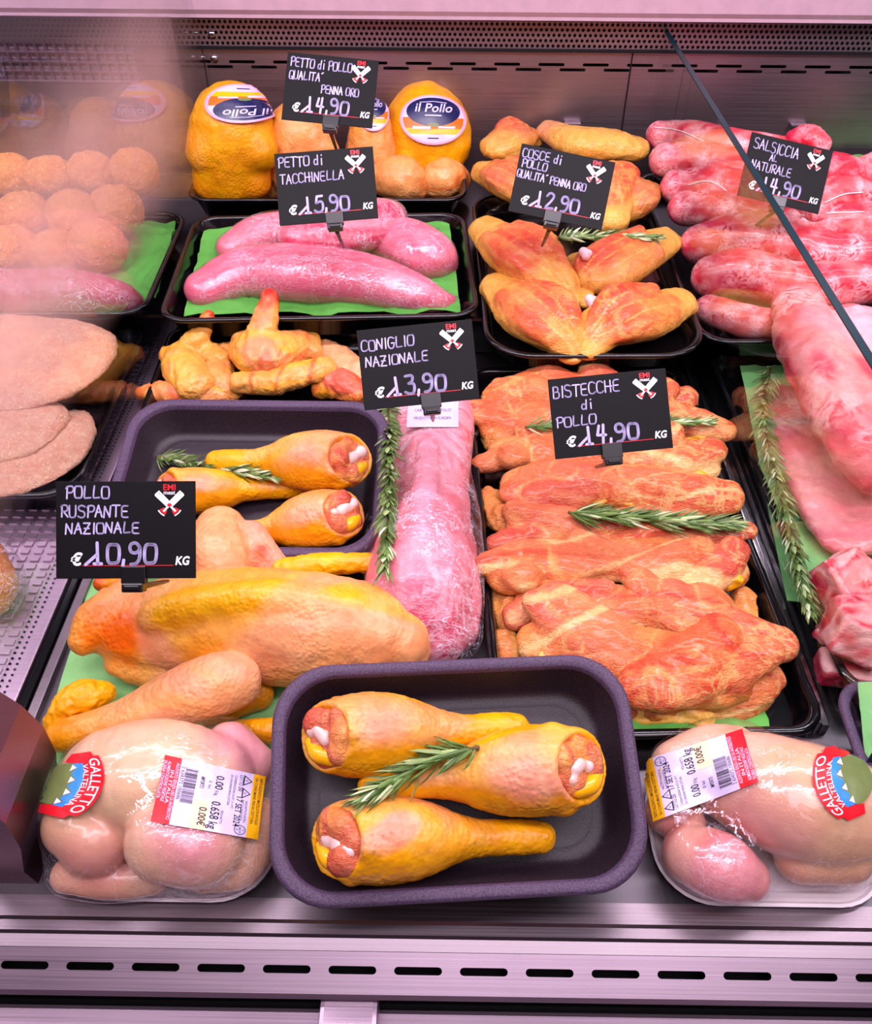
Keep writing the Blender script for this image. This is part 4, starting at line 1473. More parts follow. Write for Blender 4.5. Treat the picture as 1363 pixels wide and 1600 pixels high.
for lab, pts, sd in (('lower chicken piece under the labelled breast at the right end, its left half', [(600, 285, 22), (625, 278, 34), (652, 285, 24)], 5),
                     ('lower chicken piece under the labelled breast at the right end, its right half', [(672, 285, 22), (695, 278, 30), (718, 280, 18)], 6),
                     ('lower chicken piece between the left golden breast and the turkey sign', [(395, 292, 18), (425, 286, 24), (450, 290, 20)], 7)):
    s = Soft(.005)
    s.chain([B(a, b, c, zf_chick, 1, 0.0) for a, b, c in pts], cp)
    s.paint.append(streak(hx('#d86848', .5), (1, 0, 0), 60, .35, .6, 2, sd))
    s.disp += [bump_noise(.002, 70, sd)]
    tag(soft_obj('chicken_piece', s, M['skin'], 36), lab, 'chicken', 'lower chicken pieces in the back tray')

# ------------------------------------------------------------------ turkey breast
cT = hx('#e78a9c', 0.2)
def turkey(label, pts, seed, col, film, lift=0.0, fl=.85, z=None):
    s = Soft(.008)
    s.chain([B(u, v, r_, zf_turk, fl, lift) for u, v, r_ in pts], col, fl, n=5)
    s.disp += [bump_noise(.0016, 28, seed), wrinkle(.0005, 60, (1, 0, 0.1), 5, seed)]
    s.paint.append(streak(hx('#f0a8b4', .1), (1, -0.1, 0), 36, .35, .55, 5, seed))
    if film == 'film':
        s.paint.append(spot(B(pts[1][0], pts[1][1], 10, zf_turk), .03, hx('#c85a70', .6), .8, .4, 60, seed))
    root = thing('turkey_breast', label, 'turkey breast', B(pts[1][0], pts[1][1], 5, zf_turk)[:3], 'turkey breasts')
    soft_obj('meat', s, M['turkey'], 60, root)
    V, F, _ = s.mesh(46, 0.0013, 0.02)
    V = V+0.0012*fbm(V*70, seed)[:, None]*np.array([0.2, -0.5, 0.8])
    mk('food_wrap', V, F, M[film], root)
    return root
turkey('long smooth pink turkey breast at the front of its tray', [(322, 452, 33), (385, 426, 44), (470, 428, 50), (560, 436, 46), (640, 456, 34), (690, 470, 18), (712, 470, 7)], 11, cT, 'film_turkey')
turkey('turkey breast in crinkled wrap behind the long one, its left end', [(362, 386, 24), (410, 366, 34), (460, 362, 34), (500, 372, 26)], 12, hx('#e08a98', .3), 'film', .008)
turkey('dark red turkey breast in crinkled wrap under the turkey sign', [(470, 372, 34), (530, 362, 42), (585, 350, 42), (606, 340, 30)], 13, hx('#d4647a', .5), 'film', .022)
turkey('pink turkey breast rounded towards the right end of its tray', [(560, 372, 30), (620, 378, 42), (665, 396, 44), (690, 412, 26)], 14, cT, 'film_turkey', .004)

# ------------------------------------------------------------------ fanned chicken legs
def leg(label, pts, seed, fl=.62, lift=.0, meat='#dc7664', knob=None, d=None, skin=False, zf=None):
    """skin-lined flat leg: yellow skin beneath and round the rim, bundles of muscle on top that run towards the joint"""
    rng = random.Random(seed)
    zf = zf or zf_cosc
    s = Soft(.0045)
    q = [B(u, v, r_, zf, fl, lift+(k[0] if k else 0)) for u, v, r_, *k in pts]
    s.chain(q, hx('#ecbc74', .0), fl, n=5)
    Q = np.array(q)
    ax = Q[-1, :3]-Q[0, :3]
    ax /= np.linalg.norm(ax)
    nrm = np.array([0, -.42, .9])
    sd = np.cross(ax, nrm)
    sd /= np.linalg.norm(sd)
    R = Q[:, 3].max()
    if not skin:
        cq = catmull(Q, 6)
        n = len(cq)-1
        at = lambda t: cq[min(n, max(0, int(round(t*n))))]
        for k, off in enumerate((-.66, -.20, .28, .66)):
            a, b, c = at(.16+rng.uniform(-.04, .06)), at(.48), at(.90)
            P3 = []
            for m_, sc, rr in ((a, .88, .30), (b, .96, .38), (c, .40, .28)):
                p = m_[:3]+sd*off*sc*m_[3]+nrm*m_[3]*fl*(.78+.10*rng.random())+ax*rng.uniform(-.1, .1)*R
                P3.append((*p, m_[3]*rr))
            s.chain(P3, hx(rng.choice([meat, '#dc7462', '#e28a72', '#d6685e']), 1), .8, nrm, n=4)
        s.seam = (hx('#f4c882', 0), .0007, 1)
        s.paint.append(streak(hx('#f0bc80', .2), ax, 50, .10, .8, 5, seed, True))
    else:
        s.paint.append(streak(hx('#e8a888', .1), ax, 36, .4, .7, 3, seed))
    s.paint.append(streak(hx('#cf5850', .9), ax, 60, .16, .6, 4, seed+2, True))
    s.disp += [wrinkle(.0012, 70, ax, 4, seed), bump_noise(.0016, 60, seed), bump_noise(.0005, 240, seed)]
    root = thing('chicken_thigh', label, 'chicken leg', np.mean([p[:3] for p in q], 0)-[0, 0, q[0][3]*fl], 'fanned chicken legs')
    soft_obj('flesh', s, M['thigh'], 74, root)
    if knob:
        b = Soft(.003)
        k = hit(*knob[:2])
        c0 = np.array(k[0]) if k is not None else np.array(q[0][:3])
        r0 = knob[2]*depth_of(c0)/FPX
        b.ball(c0+[-r0*.4, 0, r0*.3], r0*.8, C_BONE)
        b.ball(c0+[r0*.5, 0, 0], r0*.7, hx('#f0c8cc'))
        b.ball(c0+[0, -r0*.9, -r0*.2], r0*.7, hx('#eeb0b0'))
        o = soft_obj('knuckle', b, M['bone'], 26, root)
        o['label'] = 'pinkish white joint knuckle'
    return root
leg('chicken leg at the top left corner of the fan', [(770, 235, 14), (788, 226, 34), (822, 214, 22), (838, 222, 10)], 21, .6, .045)
leg('long skin-on chicken leg along the back of the fan with a yellow shank end', [(858, 206, 20), (900, 222, 30), (950, 226, 30), (990, 232, 24)], 22, .7, .05, skin=True)
leg('chicken leg at the left behind the sign', [(762, 270, 26), (800, 284, 38), (840, 310, 30)], 23, .6, .032)
leg('chicken leg standing up just right of the sign', [(925, 270, 30), (955, 290, 40), (950, 340, 34)], 24, .6, .035)
leg('chicken leg at the right of the fan above the rosemary', [(1010, 300, 24), (985, 312, 40), (950, 340, 22)], 25, .6, .028)
leg('chicken leg in the middle row, left side, below the sign', [(765, 362, 32), (805, 395, 46), (855, 430, 44), (895, 468, 14)], 26, .62, .022)
leg('chicken leg in the middle row, right side, under the rosemary', [(1036, 378, 30), (985, 402, 44), (935, 430, 40), (905, 412, 22), (915, 470, 14)], 27, .6, .022, knob=(915, 396, 9))
leg('front left chicken leg of the fan', [(785, 452, 36), (830, 490, 52), (875, 520, 44), (893, 556, 18)], 28, .62, .006)
leg('front right chicken leg of the fan', [(1055, 476, 34), (1000, 496, 50), (945, 510, 44), (920, 545, 24)], 29, .62, .008, knob=(925, 470, 10))

# ------------------------------------------------------------------ sausages
def sausage(label, pts, seed, lift=0.0, zf=None, twine=None):
    s = Soft(.003)
    q = [B(u, v, r_, zf or zf_saus, 1, lift) for u, v, r_ in pts]
    s.chain(q, hx('#d8646c', 1), n=5)
    s.paint.append(spot(q[0], q[0][3]*1.0, hx('#b84c64', .8), .9, .4, 90, seed))
    s.paint.append(streak(hx('#e89a98', 1), (1, .1, 0), 60, .35, .7, 2.5, seed))
    s.disp += [bump_noise(.0016, 60, seed), bump_noise(.0006, 190, seed+1)]
    root = thing('sausage', label, 'sausage', np.mean([p[:3] for p in q], 0)-[0, 0, q[0][3]], 'heaped sausages')
    soft_obj('casing', s, M['sausage'], 56, root)
    if twine:
        pp = []
        for u, v in twine:
            h = hit(u, v)
            if h is not None:
                pp.append(np.array(h[0])+np.array([0, -.0006, .0012]))
        if len(pp) > 2:
            qq = catmull([tuple(p)+(.001,) for p in pp], 5)[:, :3]
            Geo().tube(qq, .0007, 0, 6).build('twine', [M['twine']], root, smooth=True)
ss = [([(1032, 212, 22), (1080, 216, 26), (1150, 232, 28), (1215, 240, 26)], .060, [(1022, 200), (1060, 205), (1100, 222)], 'uppermost on the left, thinnest end pointing at the chicken legs'),
      ([(1040, 250, 26), (1090, 252, 30), (1160, 268, 31), (1230, 290, 30)], .052, None, 'second from the back on the left'),
      ([(1058, 292, 26), (1110, 292, 31), (1180, 306, 32), (1260, 330, 31)], .044, [(1075, 290), (1110, 285), (1150, 310)], 'third from the back on the left'),
      ([(1070, 325, 26), (1120, 328, 30), (1200, 348, 31), (1290, 362, 31)], .034, None, 'fourth from the back on the left'),
      ([(1094, 382, 30), (1150, 370, 36), (1230, 386, 36), (1330, 400, 34), (1420, 400, 30)], .022, None, 'fat yellowish one in the middle of the heap'),
      ([(1112, 432, 32), (1160, 426, 38), (1240, 445, 36), (1350, 442, 34), (1430, 440, 30)], .016, None, 'wide one in the front left with a pale top'),
      ([(1106, 482, 22), (1160, 500, 26), (1230, 508, 25), (1330, 500, 25)], .002, None, 'frontmost at the bottom of the heap')]
for i, (p, l, t, w_) in enumerate(ss):
    sausage('raw sausage in the heap, '+w_, p, 40+i, l, None, t)
for i, (p, l, w_) in enumerate([([(1245, 218, 18), (1265, 218, 22), (1280, 226, 18)], .085, 'its rounded end showing above the sausage sign'),
                                ([(1300, 262, 24), (1330, 275, 26), (1310, 290, 22)], .072, 'short end right beside the sausage sign'),
                                ([(1270, 330, 26), (1320, 306, 30), (1352, 308, 26)], .060, 'tied with pale twine right below the sausage sign'),
                                ([(1240, 350, 24), (1320, 348, 30), (1400, 342, 28)], .046, 'running out of the frame on the right, twine along its back')]):
    sausage('raw sausage, '+w_, p, 60+i, l, None, [(1288, 318), (1318, 305), (1348, 302)] if i == 2 else ([(1250, 338), (1300, 334), (1350, 332)] if i == 3 else None))
s = Soft(.006)
s.chain([B(1350, 275, 30, .08), B(1400, 265, 40, .08)], hx('#d8707c', .8))
s.disp.append(bump_noise(.002, 50, 5))
tag(soft_obj('pork_piece', s, M['pork'], 36), 'pink meat on green paper at the far right edge behind the sausages', 'meat')

# ------------------------------------------------------------------ wings
def wing(label, chains, seed, col='#eab070', cuts=(), fl=.85, lift=0.0):
    s = Soft(.005)
    for ch in chains:
        s.chain([B(u, v, r_, zf_wing, fl, lift+(k[0] if k else 0)) for u, v, r_, *k in ch], hx(col, .1), fl, n=5)
    for u, v, r_, k in cuts:
        s.paint.append(spot(B(u, v, 3, zf_wing, 1, lift+k), r_, C_RED, .7, .35, 120, seed))
    s.paint.append(streak(hx('#f0c060', 0), (1, .2, 0), 50, .4, .7, 3, seed))
    s.paint.append(streak(hx('#e49080', .3), (1, .3, .3), 45, .35, .6, 3, seed+4))
    s.disp += [bump_noise(.0034, 48, seed), bump_noise(.0010, 160, seed), wrinkle(.0010, 110, (0, 1, 0), 3, seed)]
    s.paint.append(streak(hx('#d8705c', .5), (.3, 1, .6), 40, .16, .7, 3, seed+9))
    o = soft_obj('chicken_wing', s, M['skin'], 60)
    return tag(o, label, 'chicken wing', 'heaped chicken wings')
wing('chicken wing with a long bone pointing straight up, centre of the heap', [[(392, 548, 34), (412, 556, 40), (448, 548, 32), (480, 536, 22)], [(470, 530, 16, .012), (492, 548, 14, .008)], [(384, 530, 18, .014), (400, 560, 22, .012)], [(405, 540, 30, .01), (412, 505, 20, .035), (421, 462, 13, .055)]], 71, cuts=[(420, 460, .017, .06), (440, 535, .010, .02)], lift=.022)
wing('chicken wing with a short red bone tip at the left of the heap', [[(272, 556, 22), (288, 578, 32), (304, 600, 30)], [(320, 545, 20, .008), (345, 560, 18, .008)], [(285, 555, 20, .008), (315, 520, 16, .028), (326, 492, 9, .045)]], 72, cuts=[(326, 490, .016, .045), (340, 525, .016, .02)], lift=.010)
wing('chicken wing joint lying across the front of the heap', [[(376, 598, 18), (420, 594, 24), (470, 585, 24), (508, 576, 20)]], 73, lift=.018)
wing('chicken wing bent behind the front joint, left of centre', [[(345, 560, 22), (340, 590, 26), (360, 610, 20)], [(330, 560, 18, .008), (365, 545, 16, .012)]], 74, lift=.006)
wing('pale chicken wing at the right of the heap reaching under the rabbit sign', [[(475, 545, 18), (520, 555, 20), (560, 578, 18)], [(500, 560, 18), (540, 580, 16), (566, 600, 12)]], 75, col='#ecb48c', lift=.006)
wing('reddish chicken wing end at the lower right of the heap', [[(505, 605, 18), (530, 600, 26), (556, 612, 20)]], 76, col='#d87868', cuts=[(515, 612, .010, .005)], lift=.004)
wing('flat yellow chicken wing tip at the lower left of the heap', [[(222, 614, 12), (262, 612, 18), (320, 616, 18), (350, 618, 14)]], 77, col='#ecbc60', lift=.008)

# ------------------------------------------------------------------ drumsticks
G1 = 'drumsticks in the dark foam trays'
drumstick('drumstick at the back of the upper foam tray, cut end to the right', (342, 722), (540, 720), 48, zf_mid, .010, G1, 1)
drumstick('drumstick under the rosemary in the upper foam tray with yellow ankle to the right', (465, 762), (268, 768), 36, zf_mid, .0, G1, 2, ankr=.5)
drumstick('drumstick at the front of the upper foam tray behind the plucked chicken', (366, 838), (530, 806), 46, zf_mid, .002, G1, 3, yel=False)
drumstick('uppermost drumstick of the front foam tray, cut end to the left', (800, 1139), (522, 1150), 64, zf_fr, .002, G1, 4, res=84)
drumstick('middle drumstick of the front foam tray lying across the others, cut end to the right', (592, 1226), (893, 1198), 68, zf_fr, .010, G1, 5, res=84)
drumstick('lowest drumstick of the front foam tray, cut end to the left', (838, 1308), (540, 1312), 66, zf_fr, .0, G1, 6, res=84)

# ------------------------------------------------------------------ whole plucked chicken
root = thing('plucked_chicken', 'whole plucked free range chicken lying on pale green paper', 'chicken', P(360, 1010, 0.004))
s = Soft(.007)
z0 = .004
cs = hx('#e6b270', .15)
s.chain([B(165, 985, 34, z0, 1, .018), B(230, 980, 62, z0, 1, .006), B(330, 972, 82, z0), B(440, 978, 90, z0), B(545, 990, 86, z0), B(618, 1004, 58, z0, 1, .012)], cs, n=5)
s.chain([B(240, 962, 24, z0, 1, .056), B(330, 944, 26, z0, 1, .063), B(430, 936, 28, z0, 1, .066), B(545, 948, 26, z0, 1, .061)], hx('#ecb650', .1), n=4)      # keel
s.chain([B(130, 1000, 22, z0, 1, .030), B(150, 965, 30, z0, 1, .034), B(200, 925, 24, z0, 1, .042)], hx('#e4a060', .15), n=4)  # neck skin
s.chain([B(190, 1035, 24, z0, 1, .008), B(260, 1060, 26, z0, 1, .0)], cs, n=3)
s.paint += [spot(B(u_, v_, 6, z0, 1, .05), r_, hx('#cc8c38', .1), .9, .5, 70, i_) for i_, (u_, v_, r_) in enumerate([(300, 930, .012), (360, 946, .012), (440, 960, .016), (430, 1020, .014), (520, 960, .014), (570, 1020, .018), (600, 985, .016)])]
s.paint += [spot(B(178, 990, 10, z0, 1, .05), .020, hx('#e87a48', .4), .9, .4, 90, 2), streak(hx('#e6ac50', 0), (1, 0, 0), 30, .4, .75, 3, 5), streak(hx('#e2a490', .1), (1, .2, 0), 24, .35, .6, 3, 9)]
s.disp += [bump_noise(.0022, 32, 5), bump_noise(.0008, 110, 6), wrinkle(.0007, 90, (0, 1, .3), 3, 4)]
soft_obj('body', s, M['skin'], 110, root)
s = Soft(.008)
s.chain([B(362, 1062, 46, z0, 1, .022), B(330, 1072, 50, z0, 1, .022), B(270, 1095, 44, z0, 1, .018), B(190, 1128, 34, z0, 1, .010), B(120, 1146, 28, z0, 1, .006), B(92, 1150, 24, z0, 1, .006)], hx('#e8b08c', .1), n=5)
s.paint += [spot(B(100, 1150, 10, z0, 1, .01), .034, hx('#e09a48'), 1.0, .3, 60, 4), streak(hx('#ecbc7c', 0), (1, -.5, 0), 40, .35, .6, 3, 3)]
s.disp += [bump_noise(.0014, 50, 15), bump_noise(.0006, 160, 16)]
soft_obj('drumstick', s, M['skin'], 84, root)
s = Soft(.006)
s.chain([B(345, 830, 40, z0, 1, .030), B(338, 868, 52, z0, 1, .026), B(352, 912, 40, z0, 1, .024), B(420, 930, 34, z0, 1, .022)], hx('#e8b086', .1), n=5)
s.chain([B(392, 840, 28, z0, 1, .036), B(412, 868, 26, z0, 1, .030), B(440, 892, 20, z0, 1, .024)], hx('#e8a890', .2), n=4)
s.paint += [spot(B(410, 858, 8, z0, 1, .058), .011, hx('#d83c28', .4), .6, .3, 110, 2)]
s.disp += [bump_noise(.0014, 50, 25), bump_noise(.0005, 150, 26)]
soft_obj('raised_thigh', s, M['skin'], 70, root)
s = Soft(.004)
s.chain([B(440, 892, 18, z0, 1, .03), B(500, 882, 17, z0, 1, .036), B(575, 880, 15, z0, 1, .038)], hx('#f0b84c', 0), n=5)
s.disp += [wrinkle(.0010, 190, (0, 1, 0), 2, 8)]
soft_obj('shank', s, M['skin'], 56, root)
s = Soft(.005)
s.chain([B(158, 1085, 20, z0, 1, .012), B(122, 1092, 26, z0, 1, .014), B(96, 1118, 22, z0, 1, .008), B(82, 1136, 14, z0, 1, .006)], hx('#f0ac28', 0), n=5)
s.disp += [wrinkle(.0012, 170, (.3, 1, 0), 2, 8), bump_noise(.0012, 120, 3)]
o = soft_obj('foot_joint', s, M['skin'], 56, root)
o['label'] = 'scaly yellow foot joint'
s = Soft(.005)
s.chain([B(405, 1085, 24, z0, 1, .0), B(360, 1102, 24, z0, 1, .0), B(330, 1115, 18, z0, 1, .0)], hx('#c8924c', 0), n=4)
s.chain([B(370, 1140, 14, z0, 1, .004), B(420, 1142, 20, z0, 1, .006)], hx('#e8a030', 0), n=4)
s.disp += [bump_noise(.0014, 90, 35)]
soft_obj('far_foot', s, M['skin'], 44, root)
s = Soft(.003)
s.ball(B(158, 912, 9, z0, 1, .03), .006, hx('#c83a1c', .2))
s.chain([B(168, 914, 9, z0, 1, .03), B(192, 910, 13, z0, 1, .03)], hx('#f0a020'))
soft_obj('neck_end', s, M['skin'], 30, root)

# ------------------------------------------------------------------ wrapped rabbit
root = thing('rabbit', 'wrapped skinned rabbit lying lengthwise between the chicken and the fillets', 'rabbit', P(660, 850, .004))
z0 = .006
s = Soft(.007)
cR = hx('#df8c98', .8)
s.chain([B(688, 612, 44, z0), B(690, 660, 48, z0, 1, .004), B(682, 730, 52, z0, 1, .01), B(676, 800, 52, z0, 1, .012)], cR, n=5)
s.chain([B(676, 790, 54, z0, 1, .012), B(660, 860, 72, z0, 1, .008), B(652, 930, 80, z0), B(672, 985, 58, z0)], cR, n=5)
s.chain([B(702, 840, 34, z0, 1, .014), B(700, 920, 46, z0, 1, .006), B(712, 985, 34, z0)], cR, n=4)
s.chain([B(640, 650, 36, z0, .9, .006), B(630, 720, 40, z0, 1, .004), B(616, 800, 40, z0), B(610, 880, 40, z0)], cR, n=4)
s.chain([B(668, 700, 16, z0, 1, .066), B(664, 780, 18, z0, 1, .070), B(660, 840, 18, z0, 1, .072)], hx('#e29aa8', .6), n=4)
s.paint += [streak(hx('#e8a4b4', .5), (0, 1, 0), 26, .35, .7, 3, 4), spot(B(676, 985, 20, z0, 1, .05), .035, hx('#c86478', .9), 1.0, .4, 60, 3)]
s.disp += [bump_noise(.0034, 30, 8), wrinkle(.0014, 40, (0, 1, 0), 4, 3), bump_noise(.0008, 100, 9)]
soft_obj('body', s, M['rabbit'], 96, root)
V, F, _ = s.mesh(90, .0016, .03)
V = V+np.clip(0.0016*fbm(V*70, 5), -.001, .002)[:, None]*np.array([.3, -.5, .8])
wrap = mk('food_wrap', V, F, M['film_rabbit'], root)
tr_r = BVHTree.FromPolygons([tuple(v) for v in V], [tuple(int(i) for i in f) for f in F])
SOLID.append(tr_r)
f = Flat()
f.rect(0, 0, 1, 1, 0, 0, 10, 8)
for k, t in enumerate(('CARNE DI CONIGLIO', 'PRODOTTO IN EUROPA')):
    f.text(t, .5, .62-.32*k, .16, 1, 1, 0, 1, 'c', .72)
f.build('label', [M['pale'], M['ink']], root, drape((638, 630), (716, 628), (636, 668), (716, 668), tr_r, .06))

# ------------------------------------------------------------------ chicken thigh fillets, shingled from the back to the front
def fillet(label, pts, seed, lift=.0, fl=.55, lobes=(), rib=True, meat='#e07a58', res=88, tilt=(0, -.30, 1)):
    """boned thigh laid open: muscle bundles lying at different angles with fat in the seams between them"""
    rng = random.Random(seed)
    s = Soft(.0035)
    q = [B(u, v, r_*1.25, zf_bist, fl, lift+(k[0] if k else 0)) for u, v, r_, *k in pts]
    tl = np.array(tilt, float)/np.linalg.norm(tilt)
    s.chain([(a, b, c-.002, r_*.86) for a, b, c, r_ in q], hx('#e4945c', .6), fl*.85, tl, n=5)
    Q = np.array(q)
    ax = Q[-1, :3]-Q[0, :3]
    L = np.linalg.norm(ax)
    ax /= L
    sd = np.cross(tl, ax)
    cq = catmull(Q, 8)
    n = len(cq)-1
    nm = rng.choice([4, 4, 5])
    for k in range(nm):
        t = (k+.5)/nm+rng.uniform(-.05, .05)
        m_ = cq[min(n, max(0, int(t*n)))]
        R = m_[3]
        ang = rng.uniform(-.9, .9)
        dr = ax*math.cos(ang)+sd*math.sin(ang)
        ln = L/nm*rng.uniform(.75, 1.15)*(.5+.5*math.cos(ang))+R*.15
        c = m_[:3]+sd*R*rng.uniform(-.30, .30)+tl*R*fl*rng.uniform(.12, .34)
        bend = np.cross(tl, dr)*R*rng.uniform(-.25, .25)
        rr = R*rng.uniform(.62, .82)
        s.chain([(*(c-dr*ln*.9), rr*rng.uniform(.6, .85)), (*(c+bend), rr), (*(c+dr*ln*.9), rr*rng.uniform(.6, .85))], hx(rng.choice([meat, meat, '#dc7260', '#e48664', '#dc7458', '#e6906a']), 1), fl*1.1, tl, n=4)
    for u, v, r_, dz in lobes:
        b = B(u, v, r_*1.1, zf_bist, fl, lift+dz)
        s.ball(b, b[3], hx(rng.choice(['#e08860', '#d87258', '#e49468']), 1), .7)
    s.seam = (hx('#f2c07c', .0), .0008, 1)
    s.paint.append(streak(hx('#e89470', .9), ax, 50, .35, .6, 4, seed))
    s.paint.append(streak(hx('#c84c44', .9), ax, 55, .2, .7, 3, seed+3, True))
    s.paint.append(streak(hx('#f4cc90', .0), ax+sd*.3, 34, .10, .9, 3, seed+6))
    s.paint.append(facing(hx('#eeb668', 0.1), .86, .25, (0, -1, -.55), .5, 55, seed))
    s.disp += [wrinkle(.0014, 60, ax+sd*rng.uniform(-.5, .5), 4, seed), bump_noise(.0018, 50, seed), bump_noise(.0006, 170, seed+1), wrinkle(.0005, 230, ax+sd*rng.uniform(-.5, .5), 5, seed+2)]
    root = thing('chicken_fillet', label, 'chicken fillet', np.mean([p[:3] for p in q], 0)-[0, 0, .006], 'shingled chicken thigh fillets')
    soft_obj('meat', s, M['meat'], res, root)
    if rib:                                                       # loose skin and fat along the lower edge
        e = Soft(.004)
        n = len(q)
        k0 = rng.randrange(0, n-1)
        c = []
        for k in range(k0, min(n-1, k0+2)):
            a, b = np.array(q[k]), np.array(q[k+1])
            for t in (0.0, .35, .7, 1.0)[(0 if k == k0 else 1):]:
                m = a*(1-t)+b*t
                c.append((m[0], m[1]-m[3]*(.78+rng.uniform(-.08, .1)), m[2]-m[3]*fl*.22+rng.uniform(-.002, .003), .0036+rng.uniform(0, .0034)))
        e.chain(c, hx(rng.choice(['#f0b85c', '#eeb068', '#f4c878'])), .55, (0, -.7, .7), n=4)
        e.disp += [bump_noise(.0030, 90, seed), wrinkle(.0012, 180, ax, 3, seed)]
        o = soft_obj('skin_edge', e, M['skin'], 56, root)
        o['label'] = 'loose yellow edge of skin and fat'
    return root
fillet('chicken thigh fillet at the very back of the long tray, left of its sign', [(782, 620, 26), (825, 612, 30), (900, 610, 32), (1000, 612, 32), (1065, 628, 22)], 101, .012, lobes=[(800, 612, 14, .012), (838, 606, 20, .012)])
fillet('chicken thigh fillet under the rear rosemary sprig behind the sign', [(778, 668, 26), (850, 658, 34), (940, 655, 36), (1040, 655, 36), (1090, 672, 24)], 102, .013, lobes=[(830, 655, 26, .008)])
fillet('chicken thigh fillet just below the sign, dark red at its left end', [(790, 705, 26), (850, 705, 32), (930, 712, 34), (1030, 712, 38), (1098, 728, 26)], 103, .013, meat='#de7658', lobes=[(800, 712, 24, .006)])
fillet('plump chicken thigh fillet between the sign and the front rosemary sprig', [(815, 758, 30), (870, 750, 38), (950, 755, 36), (1030, 762, 40), (1095, 768, 30)], 104, .018, lobes=[(880, 745, 30, .008), (1050, 762, 30, .006)])
fillet('chicken thigh fillet lying under the front rosemary sprig', [(815, 825, 22), (870, 826, 28), (960, 824, 28), (1060, 832, 28), (1130, 846, 18)], 105, .010, meat='#dc7462')
fillet('long chicken thigh fillet with a thick rounded left end, below the front rosemary sprig', [(800, 892, 36), (850, 882, 38), (930, 876, 34), (1010, 872, 36), (1090, 878, 34), (1145, 892, 24)], 106, .020, lobes=[(815, 898, 30, .006), (1005, 862, 18, .008)])
fillet('chicken thigh fillet with pale fat in its middle, second from the front', [(835, 945, 28), (900, 944, 34), (985, 948, 34), (1070, 958, 46), (1125, 980, 42), (1150, 992, 30)], 107, .012, meat='#de7a5a', lobes=[(1100, 950, 38, .006)])
fillet('broad chicken thigh fillet at the front of the long tray', [(845, 1000, 34), (900, 1005, 46), (970, 1018, 48), (1050, 1040, 54), (1120, 1055, 46), (1160, 1060, 24)], 108, .016, res=84, lobes=[(905, 1000, 34, .006), (1030, 1068, 40, .006)])
fillet('lowest chicken thigh fillet, mostly yellow fat, at the front corner of the tray', [(960, 1085, 26), (1030, 1095, 28), (1100, 1094, 30), (1160, 1085, 34), (1188, 1082, 20)], 109, .004, meat='#e49a5c')
for i, (pts, l, lab) in enumerate([([(768, 640, 16), (772, 690, 18)], .006, 'at the back left corner'), ([(765, 775, 16), (785, 810, 24)], .004, 'left of the front rosemary sprig'),
                                   ([(785, 930, 22), (800, 965, 24)], .002, 'below the thick rounded fillet end'), ([(790, 1000, 20), (800, 1030, 18)], .0, 'behind the front foam tray'),
                                   ([(1096, 730, 18), (1104, 790, 14)], .006, 'at the right under the plump fillet'), ([(1158, 935, 20), (1172, 990, 18)], .004, 'at the right beside the second fillet from the front')]):
    s = Soft(.005)
    s.chain([B(a, b, c, zf_bist, .7, l) for a, b, c in pts], hx('#e69a64', .6), .7)
    s.paint.append(streak(hx('#f2c070', 0), (0, 1, 0), 60, .35, .8, 2, i))
    s.disp += [bump_noise(.0034, 70, i), wrinkle(.0018, 110, (0, 1, 0), 2, i)]
    tag(soft_obj('fillet_trim', s, M['meat'], 40), 'ragged flap of chicken fillet and skin '+lab, 'chicken fillet', 'ragged fillet flaps')

